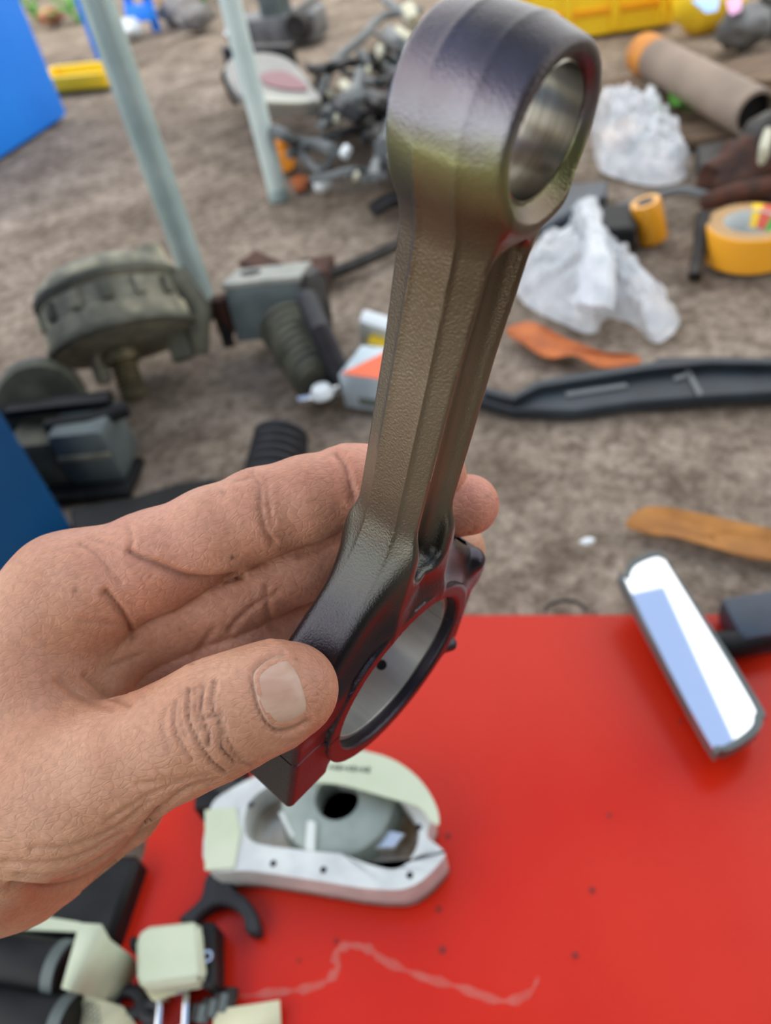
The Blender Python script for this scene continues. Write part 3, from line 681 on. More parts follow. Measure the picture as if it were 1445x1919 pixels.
def trim_strip():
    out = [(905, 722), (962, 738), (1005, 712), (1080, 700), (1220, 678), (1235, 668), (1330, 668), (1460, 670), (1560, 672), (1560, 730), (1445, 735), (1330, 742), (1180, 754), (1078, 770), (960, 766), (905, 750), (860, 735), (860, 715)]
    m = mat('blue_black_plastic', rgb(44, 52, 58), rgb(34, 40, 46), scale=20, rough=.45)
    c = np.mean(gp(out), axis=0); e = empty('trim_strip', (c[0], c[1], 0), 'long blue black plastic trim strip lying on the dirt behind the red panel', 'trim')
    MB().prism(gp(out, .012), (0, 0, -.014), .002).build('strip', m, e)
    MB().prism(gp([(905, 722), (962, 738), (1005, 712), (1080, 700), (1220, 678), (1330, 668), (1560, 672), (1560, 682), (1330, 680), (1222, 690), (1082, 712), (1010, 724), (964, 748), (905, 734)], .022), (0, 0, -.01), .001).build('raised_edge', m, e)
    for pts in ([(1060, 735), (1172, 718), (1178, 724), (1062, 742)], [(1282, 690), (1290, 688), (1318, 738), (1308, 740)], [(1262, 706), (1292, 698), (1294, 704), (1264, 712)]):
        MB().prism(gp(pts, .0145), (0, 0, -.003)).build('scuff', mat('grey_loom', rgb(104, 108, 108)), e)
trim_strip()
t = MB().tube([V3(G(1060 + 38 * math.cos(a), 1146 + 20 * math.sin(a), .003)) for a in np.linspace(math.pi, 2 * math.pi, 14)], .0016, 6).build('wire_ring', m_dark)
tag(t, 'thin dark wire ring half hidden under the red panel edge', 'wire')

# ------------------------------------------------------------------ things on the red panel
PT = .012
def rear_mirror():
    oc = [(1170, 1078), (1182, 1052), (1220, 1035), (1240, 1038), (1262, 1066), (1420, 1310), (1430, 1345), (1420, 1372), (1375, 1402), (1350, 1405), (1325, 1385), (1170, 1100)]
    b = V3(G(1300, 1240, PT)); e = empty('rear_view_mirror', b, 'grey framed rear-view mirror lying face up on the red panel', 'mirror')
    nrm = V3((MIRN[0], MIRN[1], 1)).normalized(); p0 = V3(G(1300, 1225, PT + .035))
    def onp(px, py, off=0.0):
        d = V3(ray(px, py)); o = V3(CAM); t = (p0 + nrm * off - o).dot(nrm) / d.dot(nrm); return o + d * t
    S = spline(oc, 4, True); cx = np.mean([q[0] for q in S]); cy = np.mean([q[1] for q in S])
    shr = lambda k: [(cx + (q[0] - cx) * k - 3, cy + (q[1] - cy) * (1 - (1 - k) * .45)) for q in S]
    front = [onp(*q) for q in S]; inner = [onp(*q) for q in shr(.90)]; n = len(S)
    c3 = sum(front, V3()) / n
    back = [c3 + (p - c3) * .8 - nrm * .024 for p in front]; mid = [p - nrm * .012 for p in front]
    v = inner + front + mid + back; f = []
    for r in range(3):
        for i in range(n): f.append((r * n + i, r * n + (i + 1) % n, (r + 1) * n + (i + 1) % n, (r + 1) * n + i))
    f.append(tuple(3 * n + i for i in range(n)))
    mesh_obj('housing', v, f, mat('grey_green_plastic', rgb(92, 100, 98), rgb(82, 90, 88), scale=30, rough=.4), e, angle=60)
    MB().prism([p - nrm * .0008 for p in inner], -nrm * .003).build('glass', mat('mirror_glass', (.86, .88, .92, 1), rough=.02, metal=1), e, smooth=False)
    a = MB().tube([V3(G(1330, 1215, PT + .012)), V3(G(1385, 1205, PT + .016)), V3(G(1440, 1190, PT + .016))], [.012, .01, .009], 14).build('arm', m_black, e)
    MB().box(V3(G(1440, 1165, PT + .014)), .06, .04, .026, ground_axes(1440, 1165, 12), .006).build('mount', mat('dark_blue_grey_plastic', rgb(52, 62, 74)), e)
    MB().tube([V3(G(1378, 1215, PT + .012)), V3(G(1410, 1205, PT + .014)), V3(G(1460, 1180, PT + .016))], .0035, 8).build('chrome_edge', m_chrome, e)
MIRN = (-.008, -.085)
rear_mirror()

def cover():
    b = V3(G(610, 1560, PT)); e = empty('timing_cover', b, 'white cast alloy timing cover with oily pockets on the red panel', 'engine part')
    H = PT + .03
    out = spline([(392, 1520), (386, 1625), (470, 1632), (580, 1648), (700, 1666), (775, 1660), (832, 1606), (822, 1586), (800, 1565), (812, 1520), (780, 1470), (720, 1432), (640, 1420), (520, 1440), (430, 1480)], 4, True)
    inn = spline([(470, 1500), (465, 1572), (560, 1592), (640, 1600), (640, 1600), (700, 1622), (745, 1628), (775, 1600), (785, 1560), (770, 1520), (730, 1480), (640, 1455), (540, 1460)], 4, True)
    n = len(out); inn = [inn[int(i * len(inn) / n)] for i in range(n)]
    O = [V3(p) for p in gp(out, H)]; I = [V3(p) for p in gp(inn, H)]; D = V3((0, 0, -.028))
    v = O + I + [p + D for p in I] + [p + D for p in O]; f = []
    for r in range(4):
        for i in range(n): f.append((r * n + i, r * n + (i + 1) % n, ((r + 1) % 4) * n + (i + 1) % n, ((r + 1) % 4) * n + i))
    fl = mesh_obj('flange', v, f, m_cast, e, angle=40)
    MB().prism([p + V3((0, 0, -.022)) for p in O], (0, 0, -.006)).build('pocket_floor', m_castin, e)
    for pts, hh in (([(575, 1535), (592, 1538), (588, 1598), (570, 1592)], 0), ([(520, 1520), (530, 1520), (555, 1565), (545, 1572)], -.004), ([(650, 1540), (760, 1560), (740, 1590), (640, 1590)], -.012)):
        MB().prism([V3(p) for p in gp(pts, H + hh)], (0, 0, -.024 - hh), .001).build('rib', m_cast if hh > -.01 else m_chrome, e)
    hb = V3(G(632, 1495, H - .004)); s_ = scale_at(632, 1495)
    MB().lathe(hb, [(110 * s_, -.02), (100 * s_, -.002), (92 * s_, 0), (40 * s_, 0), (36 * s_, -.004), (36 * s_, -.018)], n=48, cap=False).build('hub', mat('grey_green_alloy', rgb(150, 160, 152), rgb(134, 144, 138), scale=40, rough=.5, metal=.3), e)
    MB().lathe(hb, [(0, -.018), (36 * s_, -.018)], n=32, cap=False).build('seal', m_dark, e)
    for px, py in ((606, 1630), (768, 1640), (470, 1508), (784, 1550), (512, 1618)):
        MB().lathe(V3(G(px, py, H + .0003)), [(0, 0), (5.5 * s_, 0)], n=16, cap=False).build('bolt_hole', m_black, fl)
    for px, py, r in ((728, 1545, 14), (690, 1580, 10)): MB().lathe(V3(G(px, py, H - .024)), [(r * s_ * 1.3, 0), (r * s_, .014), (0, .016)], n=20, cap=False).build('stud', m_chrome, e)
    # gasket card over the top
    g = [(575, 1462), (590, 1436), (640, 1412), (690, 1409), (745, 1428), (790, 1465), (818, 1512), (822, 1545), (806, 1536), (785, 1512), (720, 1492), (640, 1470)]
    HG = H + .010
    e2 = empty('gasket_card', V3(G(700, 1460, PT)), 'curved pale green gasket card lying on the timing cover', 'card')
    cd = MB().prism(gp(spline(g, 4, True), HG), (0, 0, -.0015)).build('card', m_paper, e2)
    for k in range(9): MB().box(V3(G(618 + k * 9, 1437 + k * .7, HG + .0004)), .0022, .0016 + .0012 * (k % 3), .0004, ground_axes(640, 1440)).build('print_mark', m_ink, cd)
    o = slab('gasket_card', [(384, 1518), (440, 1512), (450, 1560), (438, 1625), (384, 1630)], H, H + .002, m_paper); tag(o, 'pale green card square lying on the flange of the timing cover', 'card')
    e3 = empty('black_bearing', V3(G(410, 1490, PT)), 'dark bearing block tucked behind the timing cover and thumb base', 'bearing'); p = V3(G(420, 1485, PT + .012))
    MB().box(p, .035, .03, .024, ground_axes(420, 1485, 10), .003).build('block', m_black, e3); MB().lathe(p + V3((.004, 0, .012)), [(.008, 0), (.008, .002)], n=16).build('stud', m_dark, e3)
cover()

def fork():
    H = PT + .012
    pts = [(388, 1636), (432, 1634), (436, 1662), (462, 1682), (480, 1712), (486, 1742), (476, 1750), (458, 1742), (456, 1722), (440, 1702), (418, 1694), (396, 1698), (372, 1716), (358, 1732), (334, 1722), (352, 1704), (376, 1680)]
    o = MB().prism(gp(spline(pts, 3, True), H), (0, 0, -.012), .0015).build('shift_fork', m_rubber); tag(o, 'black iron shift fork lying on the red panel under the timing cover', 'engine part')
fork()

def bottom_left():
    # black cans
    for (c0, c1, r, lab) in (((-40, 1795), (132, 1822), 52, 'black cylinder sleeve with a steel band, wrapped end towards the green card'), ((-40, 1895), (140, 1925), 50, 'black cylinder sleeve lying in front of the other sleeve')):
        s_ = scale_at(60, 1820, .04); R = r * s_; p0, p1 = V3(G(c0[0], c0[1], PT + R)), V3(G(c1[0], c1[1], PT + R)); d = p1 - p0; ax = axes(d, (0, 0, 1)); Ld = d.length
        e = empty('cylinder_sleeve', (p0 + p1) / 2 - V3((0, 0, R)), lab, 'engine part')
        MB().lathe(p0, [(R * .93, 0), (R, .004), (R, Ld - .004), (R * .93, Ld)], ax, 36).build('sleeve', m_black, e)
        MB().lathe(p0, [(R * 1.0, Ld * .86), (R * 1.03, Ld * .865), (R * 1.03, Ld * .98), (R, Ld * .985)], ax, 36, cap=False).build('band', m_alloyb, e)
    o = slab('tool_case', [(-60, 1640), (150, 1600), (262, 1600), (205, 1765), (-60, 1750)], 0, .03, m_black, bev=.004); tag(o, 'black tool case beside the red panel under the wrist', 'case')
    o = slab('card_strip', [(20, 1724), (60, 1714), (150, 1728), (148, 1746), (40, 1742)], .03, .033, m_paper); tag(o, 'pale card strip lying on the black tool case', 'card')
    def fold(name, pts, label, m=m_paper, cat='card', th=.0012):
        mb = MB(); P = [V3(G(x, y, h)) for x, y, h in pts]; n = len(P) // 2
        v = P; f = [(i, i + 1, 2 * n - 2 - i, 2 * n - 1 - i) for i in range(n - 1)]
        o = mesh_obj(name, v, f, m); sm = o.modifiers.new('thickness', 'SOLIDIFY'); sm.thickness = th; sm.offset = 0; return tag(o, label, cat)
    fold('folded_card', [(150, 1730, .06), (190, 1732, .062), (205, 1760, .05), (245, 1790, .03), (262, 1815, .016), (215, 1885, .016), (185, 1870, .03), (150, 1862, .05), (130, 1858, .06), (116, 1852, .06)], 'pale green folded card leaning on the black sleeve')
    # wrapped pad between black clips
    c = V3(G(315, 1790, PT)); e = empty('brake_pad', c, 'pale green wrapped brake pad block between black clips', 'engine part'); ax = ground_axes(315, 1790, 5); s_ = scale_at(315, 1790)
    def pad(pts, h): return [V3(G(x, y, h)) for x, y in pts]
    pp = [(252, 1758), (268, 1735), (368, 1724), (372, 1738), (380, 1826), (368, 1838), (262, 1850), (254, 1836)]
    MB().prism(pad(pp, PT + .03), (0, 0, -.018), .003).build('wrapped_pad', m_paper, e)
    for x0, x1, y0, y1 in ((240, 256, 1752, 1782), (374, 404, 1726, 1850)): MB().prism(pad([(x0, y0), (x1, y0), (x1, y1), (x0, y1)], PT + .022), (0, 0, -.02), .002).build('clip', m_black, e)
    MB().lathe(V3(G(390, 1794, PT + .0225)), [(10 * s_, 0), (10 * s_, .002), (6 * s_, .002)], n=18, cap=False).build('ring', m_chrome, e)
    MB().prism(pad([(262, 1842), (340, 1838), (330, 1862), (285, 1875)], PT + .012), (0, 0, -.011), .001).build('backing', m_paperd, e)
    o = fold('printed_paper', [(148, 1862, .03), (185, 1872, .028), (230, 1886, .02), (258, 1925, .018), (150, 1980, .018), (150, 1940, .02), (150, 1900, .024), (148, 1880, .03)], 'cream printed paper tucked under the black sleeves', m_paperd, 'paper')
    for k in range(4):
        for j in range(4): MB().box(V3(G(160 + j * 8 + k, 1882 + k * 9 + j * 2, .0305)), .0016, .0012, .0004, ground_axes(170, 1895)).build('print_mark', m_ink, o)
    fold('plain_paper', [(402, 1892, PT + .008), (460, 1884, PT + .008), (524, 1874, PT + .008), (527, 1930, PT + .006), (460, 1990, PT + .004), (395, 1990, PT + .004)], 'plain cream paper sheet lying on the red panel', m_paperd, 'paper')
    # bright buckle and chain
    c = V3(G(335, 1890, PT)); e = empty('steel_clip', c, 'bright steel square clip beside the printed paper', 'clip'); ax = ground_axes(335, 1890, 10)
    for a, b_, l, w in ((0, .006, .018, .004), (0, -.014, .018, .004), (.008, -.004, .004, .024), (-.008, -.004, .004, .024)): MB().box(c + ax[0] * a + ax[1] * b_ + V3((0, 0, .006)), l, w, .01, ax, .001).build('side', m_chrome, e)
    c = V3(G(398, 1880, PT)); e = empty('roller_chain', c, 'short length of dark oily roller chain beside the plain paper', 'chain')
    for k in range(7):
        q = V3(G(372 + k * 10, 1898 - 5 * k + (k % 2) * 6, PT + .006)); MB().lathe(q, [(.0035, -.005), (.0045, -.004), (.0045, .004), (.0035, .005)], axes((.3, .9, .2)), 12).build('link', m_alloyb if k % 2 else m_dark, e)
    for px, py, r, lab in ((240, 1880, 26, 'black rubber ring on the panel below the folded card'), (285, 1895, 16, 'small black rubber ring beside the bright steel clip')):
        s_ = scale_at(px, py); t = MB().tube([V3(G(px + r * math.cos(a), py + r * .9 * math.sin(a), PT + .004)) for a in np.linspace(0, 6.2832, 24)], .004, 8, cap=False).build('rubber_ring', m_rubber); tag(t, lab, 'ring')
bottom_left()

# ------------------------------------------------------------------ connecting rod (local mm: x along rod, y across, z face normal)
U = np.array([.14327, -.70592, -.69365]); NN = np.array([.76465, .52392, -.37525]); VV = np.cross(NN, U)
U /= np.linalg.norm(U); VV /= np.linalg.norm(VV); NN = np.cross(U, VV)
RC = np.array([.00446, .04292, .20429]); LROD = 136.3; TH = 10.5
RM = np.stack([U, VV, NN])                     # camera metres -> rod axes
RO = RC - NN * TH * .001
def to_rod(pc): return ((pc - RO) @ RM.T) * 1000
def rod_cam(x, y, z): return RO + (U * x + VV * y + NN * z) * .001
def cam_to_world_matrix(): 
    A = np.eye(4); A[:3, :3] = C2W; A[:3, 3] = CAM; return A
def camp(px, py, z): return np.array([(px - CXP) / F, (py - CYP) / F, 1.0]) * z
NUB1 = to_rod(camp(886, 1049, .2115)); NUB2 = to_rod(camp(843, 1207, .234))
def rod_sdf(p):
    x, y, z = p[:, 0], p[:, 1], p[:, 2]; az = np.abs(z); ay = np.abs(y)
    dr = np.maximum(az - 3.7, 0)
    fl = .28 * np.exp(-((az - 3.7) / .5) ** 2)          # flash line left by the forging dies
    # small end
    rs = np.hypot(x - LROD, y) - (14.1 + fl * .4 - .2 * dr)
    small = smax(rs, az - TH, 1.2)
    # shank
    hv = np.interp(x, [28, 42, 60, 95, 112, 126], [10.2, 8.8, 8.3, 8.3, 8.6, 9.0]); hz = np.interp(x, [30, 60, 95, 125], [8.2, 8.0, 8.2, 9.4])
    shank = np.maximum(smax(ay - (hv + .25 + fl - .42 * dr), az - hz, .5), np.maximum(14 - x, x - 128))
    rec = boxd(np.stack([x, y, az], 1), (80, 0, 10.6), (39.5, 5.2, 5.8), 3.4)
    # big end
    ring = cyl(p, (0, 0), 30.5, 8.8, 4.5)
    land = cyl(p, (0, 0), 28.6, TH, .5)
    q = np.stack([x, ay, z], 1)
    boss = np.where(y > 0, boxd(q, (-2.5, 31.3, 0), (20.5, 7.4, 8.6), 1.6), boxd(q, (-2.0, 29.6, 0), (19.0, 7.0, 8.6), 3.4))
    sh = smax(cone(np.stack([x, ay, z * .0], 1), (46, 4, 0), (15, 30.5, 0), 3.5, 5.0), az - 7.2, 3.5)
    body = smin(smin(shank, small, 7), sh, 9)
    body = smax(body, -rec, 1.6)
    big = smin(ring, boss, 3.0)
    body = smin(body, big, 7.0)
    body = np.minimum(body, land)
    nub = cone(p, NUB1 + np.array([-4, 5, -3]), NUB1, 3.6, 3.5)
    body = smin(body, nub, 1.5)
    body = smin(body, cone(p, NUB2 + np.array([2, 6, -2]), NUB2, 2.4, 2.2), 1.2)
    # bores
    body = np.maximum(body, -(np.hypot(x - LROD, y) - (9.9 + np.maximum(az - 9.3, 0) * .9)))
    body = np.maximum(body, -(np.hypot(x, y) - (24.0 + np.maximum(az - 9.9, 0) * 1.0)))
    # bolt holes, open at the shoulder
    body = np.maximum(body, -np.maximum(np.hypot(ay - 31.2, z) - 3.7, 4 - x))
    return body
def make_rod():
    m_rod = bpy.data.materials.new('oiled_forged_steel'); m_rod.use_nodes = True
    nt = m_rod.node_tree; N = nt.nodes; L = nt.links; b = N['Principled BSDF']
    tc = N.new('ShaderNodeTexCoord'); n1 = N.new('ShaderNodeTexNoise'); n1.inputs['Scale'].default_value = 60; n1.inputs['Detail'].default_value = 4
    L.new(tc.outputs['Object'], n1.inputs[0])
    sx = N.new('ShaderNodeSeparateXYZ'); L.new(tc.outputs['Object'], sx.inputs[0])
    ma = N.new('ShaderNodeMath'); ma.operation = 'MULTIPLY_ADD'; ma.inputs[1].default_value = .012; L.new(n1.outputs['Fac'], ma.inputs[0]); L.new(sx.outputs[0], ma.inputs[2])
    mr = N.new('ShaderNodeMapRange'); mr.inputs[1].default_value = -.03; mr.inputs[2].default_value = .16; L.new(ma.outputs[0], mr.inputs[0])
    r = N.new('ShaderNodeValToRGB'); e = r.color_ramp.elements            # colour along the length, with reflected sky, foliage and ground painted in
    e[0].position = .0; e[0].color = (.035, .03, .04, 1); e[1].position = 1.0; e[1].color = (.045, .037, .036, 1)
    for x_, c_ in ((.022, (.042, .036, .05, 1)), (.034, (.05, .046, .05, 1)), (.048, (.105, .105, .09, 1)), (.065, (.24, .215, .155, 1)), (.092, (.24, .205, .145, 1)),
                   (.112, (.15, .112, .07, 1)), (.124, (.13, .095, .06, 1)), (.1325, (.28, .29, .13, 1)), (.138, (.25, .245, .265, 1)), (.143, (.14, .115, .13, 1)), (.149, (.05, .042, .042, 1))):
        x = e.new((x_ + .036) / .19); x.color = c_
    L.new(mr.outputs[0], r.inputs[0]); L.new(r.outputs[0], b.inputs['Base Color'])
    b.inputs['Metallic'].default_value = .9; b.inputs['Roughness'].default_value = .36; b.inputs['Specular IOR Level'].default_value = .5
    b.inputs['Coat Weight'].default_value = .25; b.inputs['Coat Roughness'].default_value = .2
    n2 = N.new('ShaderNodeTexNoise'); n2.inputs['Scale'].default_value = 2000; n2.inputs['Detail'].default_value = 3
    L.new(tc.outputs['Object'], n2.inputs[0])
    bp = N.new('ShaderNodeBump'); bp.inputs['Strength'].default_value = .4; bp.inputs['Distance'].default_value = .0003
    L.new(n2.outputs['Fac'], bp.inputs['Height']); L.new(bp.outputs[0], b.inputs['Normal']); L.new(bp.outputs[0], b.inputs['Coat Normal'])
    m_shell = mat('bearing_metal', (.42, .44, .42, 1), (.52, .54, .51, 1), scale=200, rough=.42, metal=.85, stretch=(1, 1, .05))
    m_bush = mat('bronze_bush', (.40, .38, .33, 1), (.5, .48, .43, 1), scale=300, rough=.22, metal=1, stretch=(.3, .3, 3))
    A = cam_to_world_matrix() @ np.vstack([np.hstack([RM.T * 1.0, RO[:, None]]), [0, 0, 0, 1]])
    root = bpy.data.objects.new('connecting_rod', None); COL.objects.link(root); root.matrix_world = Matrix(A.tolist()); root.empty_display_size = .02
    tag(root, 'dark oily forged steel connecting rod held upright in the bare hand', 'engine part')
    def part(name, fn, lo, hi, h, m, ang=40):
        V, Q = nets(fn, lo, hi, h)
        o = bpy.data.objects.new(name, fast_mesh(name, V * .001, Q, m, angle=ang)); COL.objects.link(o); o.parent = root; return o
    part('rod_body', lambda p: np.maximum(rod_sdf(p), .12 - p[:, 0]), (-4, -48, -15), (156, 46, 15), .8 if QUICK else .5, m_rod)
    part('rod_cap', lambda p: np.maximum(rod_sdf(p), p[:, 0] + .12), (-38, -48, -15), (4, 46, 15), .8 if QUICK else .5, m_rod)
    # bearing shells with an oil hole on the wall the camera sees
    d = to_rod(camp(715, 1246, 1.0)); o0 = to_rod(np.zeros(3)); d = d - o0
    a = d[0] ** 2 + d[1] ** 2; bb = 2 * (o0[0] * d[0] + o0[1] * d[1]); cc = o0[0] ** 2 + o0[1] ** 2 - 22.3 ** 2
    t = (-bb + math.sqrt(max(bb * bb - 4 * a * cc, 0))) / (2 * a); hp = o0 + d * t
    def local(name, mb, m, parent):
        me = bpy.data.meshes.new(name); me.from_pydata([tuple(v) for v in mb.v], [], mb.f); me.update(); me.polygons.foreach_set('use_smooth', [True] * len(me.polygons)); me.set_sharp_from_angle(angle=.6); me.materials.append(m)
        o = bpy.data.objects.new(name, me); COL.objects.link(o); o.parent = parent; return o
    prof = [(.02395, -.0070), (.0238, -.0072), (.0225, -.0072), (.0223, -.0070), (.0223, .0070), (.0225, .0072), (.0238, .0072), (.02395, .0070)]
    shells = []
    for a0 in (-math.pi / 2 + .004, math.pi / 2 + .004):
        shells.append(local('bearing_shell', MB().lathe((0, 0, 0), prof, n=72, cap=False, a0=a0, a1=a0 + math.pi - .008), m_shell, root))
    rad = V3((-hp[0], -hp[1], 0)).normalized(); hq = V3((hp[0], hp[1], hp[2])) * .001 + rad * .00008
    local('oil_hole', MB().lathe(hq, [(0, .00015), (.0014, .0001), (.0016, 0)], axes(rad, (0, 0, 1)), 20, cap=False), m_black, shells[0] if hp[0] > 0 else shells[1])
    mb = MB(); mb.lathe((LROD * .001, 0, 0), [(.00985, -.0090), (.0094, -.0092), (.0094, .0092), (.00985, .0090)], n=96, cap=False)
    me = bpy.data.meshes.new('bronze_bushing'); me.from_pydata([tuple(v) for v in mb.v], [], mb.f); me.update(); me.polygons.foreach_set('use_smooth', [True] * len(me.polygons)); me.set_sharp_from_angle(angle=.6); me.materials.append(m_bush)
    o = bpy.data.objects.new('bronze_bushing', me); COL.objects.link(o); o.parent = root
    # oil slot in the bushing wall
    sl = MB(); sl.lathe((LROD * .001, 0, 0), [(.00936, -.0012), (.00936, .0012)], n=8, cap=False, a0=-.35, a1=.15)
    me = bpy.data.meshes.new('oil_slot'); me.from_pydata([tuple(v) for v in sl.v], [], sl.f); me.materials.append(m_black); o2 = bpy.data.objects.new('oil_slot', me); COL.objects.link(o2); o2.parent = o
    return root
make_rod()

# ------------------------------------------------------------------ hand (distance field in camera millimetres)
def pm(px, py, z): return np.array([(px - CXP) / F * z, (py - CYP) / F * z, z])
def chain(pts): return [(pm(*a[:3]), pm(*b[:3]), a[3], b[3]) for a, b in zip(pts[:-1], pts[1:])]
THUMB = chain([(120, 1475, 172, 16), (235, 1428, 168, 13.2), (330, 1385, 165, 12.0), (405, 1347, 163, 12.0), (470, 1318, 164, 11.0), (525, 1298, 166, 10.6), (556, 1290, 168, 8.8)])
INDEX = chain([(130, 1115, 187, 14), (290, 1052, 186, 12), (400, 1000, 185, 10.9), (490, 962, 184.5, 10.5), (575, 935, 185, 10.0), (660, 910, 188, 9.6), (750, 896, 193, 8.8), (815, 890, 196, 8)])
MIDDLE = chain([(230, 1180, 200, 13), (420, 1115, 198, 11.5), (560, 1050, 198, 10.3), (690, 985, 199.5, 9.3), (790, 955, 199, 8.6), (878, 946, 199, 7.9)])
RING = chain([(280, 1260, 207, 12), (450, 1190, 204, 11.5), (590, 1115, 215, 10), (760, 1045, 232, 9), (858, 1030, 231, 8.2)])
PINKY = chain([(300, 1350, 220, 11), (430, 1270, 218, 11), (560, 1205, 246, 9), (660, 1180, 252, 8)])
PALM = chain([(130, 1115, 187, 14), (-60, 1330, 190, 18)]) + chain([(190, 1190, 206, 13), (-40, 1400, 208, 18)]) \
    + chain([(230, 1290, 226, 12), (0, 1480, 220, 18)]) + chain([(250, 1390, 240, 11), (40, 1560, 222, 18)]) \
    + chain([(215, 1500, 215, 14), (40, 1590, 205, 19)]) + chain([(120, 1475, 172, 16), (-60, 1540, 180, 22)]) \
    + chain([(60, 1300, 182, 15), (180, 1270, 190, 8)]) \
    + chain([(-60, 1400, 194, 25), (-500, 1650, 200, 27), (-1300, 2100, 230, 36)]) + chain([(-60, 1540, 194, 25), (-500, 1800, 205, 27), (-1300, 2300, 240, 36)])
def hand_sdf(p):
    def grp(ch, k):
        d = None
        for a, b, r1, r2 in ch:
            e = cone(p, a, b, r1, r2); d = e if d is None else smin(d, e, k)
        return d
    palm = grp(PALM, 12)
    fing = np.minimum(np.minimum(grp(INDEX, 3), grp(MIDDLE, 3)), np.minimum(grp(RING, 3), grp(PINKY, 3)))
    d = smin(palm, fing, 7)
    d = smin(d, grp(THUMB, 4), 7)
    m = (p[:, 0] > -45) & (d < 6)
    if m.any(): d[m] = np.maximum(d[m], .25 - rod_sdf(to_rod(p[m] * .001).astype(p.dtype)))
    return d
CREASES = [  # (pixel polyline, depth mm, half width px, dirt)
    ([(530, 1222), (497, 1236), (472, 1262), (474, 1292), (482, 1325), (500, 1357), (522, 1371), (550, 1366), (576, 1352)], .5, 5, .3),
    ([(329, 1314), (326, 1355), (338, 1392), (361, 1424)], .35, 5, .35), ([(354, 1292), (352, 1342), (365, 1378), (393, 1424), (420, 1447)], .55, 5, .6),
    ([(379, 1287), (377, 1333), (388, 1369), (392, 1396)], .5, 5, .6), ([(402, 1278), (397, 1323), (411, 1360), (415, 1401), (438, 1429)], .55, 5, .6),
    ([(413, 1333), (422, 1378), (447, 1424), (470, 1436)], .35, 5, .4), ([(340, 1300), (336, 1340), (350, 1380)], .2, 4, .2), ([(366, 1290), (365, 1330), (376, 1372)], .25, 4, .3), ([(390, 1342), (412, 1340)], .3, 4, .5), ([(368, 1340), (386, 1346)], .25, 4, .4),
    ([(430, 1395), (455, 1422)], .2, 4, .2), ([(310, 1330), (305, 1370), (318, 1410)], .2, 5, .15),
    ([(242, 1033), (271, 1048), (305, 1062), (349, 1082), (397, 1088), (450, 1080)], 1.0, 8, .5), ([(150, 1020), (179, 1038), (208, 1072), (225, 1092)], .35, 6, .2), ([(170, 1010), (232, 1030), (262, 1050)], .25, 6, .15),
    ([(240, 985), (247, 1010), (243, 1033)], .3, 6, .2), ([(472, 885), (487, 912), (489, 951), (499, 994), (512, 1015)], .45, 6, .25), ([(441, 900), (472, 893)], .25, 5, .4), ([(500, 900), (503, 940), (510, 985)], .25, 5, .1),
    ([(630, 849), (647, 873), (656, 907), (664, 935)], .7, 7, .35),
    ([(199, 1111), (223, 1140), (242, 1169), (252, 1198)], .8, 7, .45), ([(150, 1160), (190, 1168), (235, 1170)], .25, 6, .15), ([(205, 1250), (240, 1236), (258, 1230)], .3, 6, .3), ([(160, 1265), (200, 1300), (240, 1318)], .5, 8, .3), ([(110, 1275), (160, 1310), (210, 1325)], .3, 7, .2),
    ([(20, 1662), (97, 1666), (163, 1648), (217, 1612), (267, 1560), (300, 1520)], 1.0, 9, .3), ([(30, 1640), (110, 1640), (180, 1615), (240, 1570)], .4, 6, .2), ([(10, 1615), (90, 1618), (160, 1600), (230, 1560)], .35, 6, .2), ([(60, 1590), (140, 1585), (220, 1550), (280, 1500)], .3, 6, .15), ([(300, 1520), (350, 1478), (410, 1462)], .4, 7, .25), ([(200, 1540), (280, 1490), (350, 1460)], .25, 5, .15), ([(260, 1470), (330, 1462), (400, 1452)], .2, 5, .1),
    ([(430, 1180), (470, 1140), (520, 1110)], .4, 6, .2), ([(500, 1100), (505, 1160), (520, 1190)], .35, 6, .2), ([(360, 1240), (385, 1200), (400, 1180)], .3, 6, .2), ([(560, 1040), (600, 1030), (640, 1005)], .3, 6, .2),
]
SPECKS = [(436, 1045, 4, .9), (140, 1107, 5, .6), (471, 1012, 3, .5), (417, 923, 4, .5), (540, 985, 3, .5), (325, 1146, 3, .5), (338, 1180, 2.5, .5), (575, 940, 3, .3), (325, 1100, 4, .3), (555, 1235, 3, .5), (596, 1300, 2, .4), (915, 930, 5, .4), (892, 990, 4, .5), (880, 998, 3, .5), (935, 935, 4, .5)]
def seg_dist(q, a, b):
    a = np.array(a, float); b = np.array(b, float); ba = b - a
    t = np.clip((q - a) @ ba / (ba @ ba), 0, 1); return np.linalg.norm(q - a - t[:, None] * ba, axis=1)
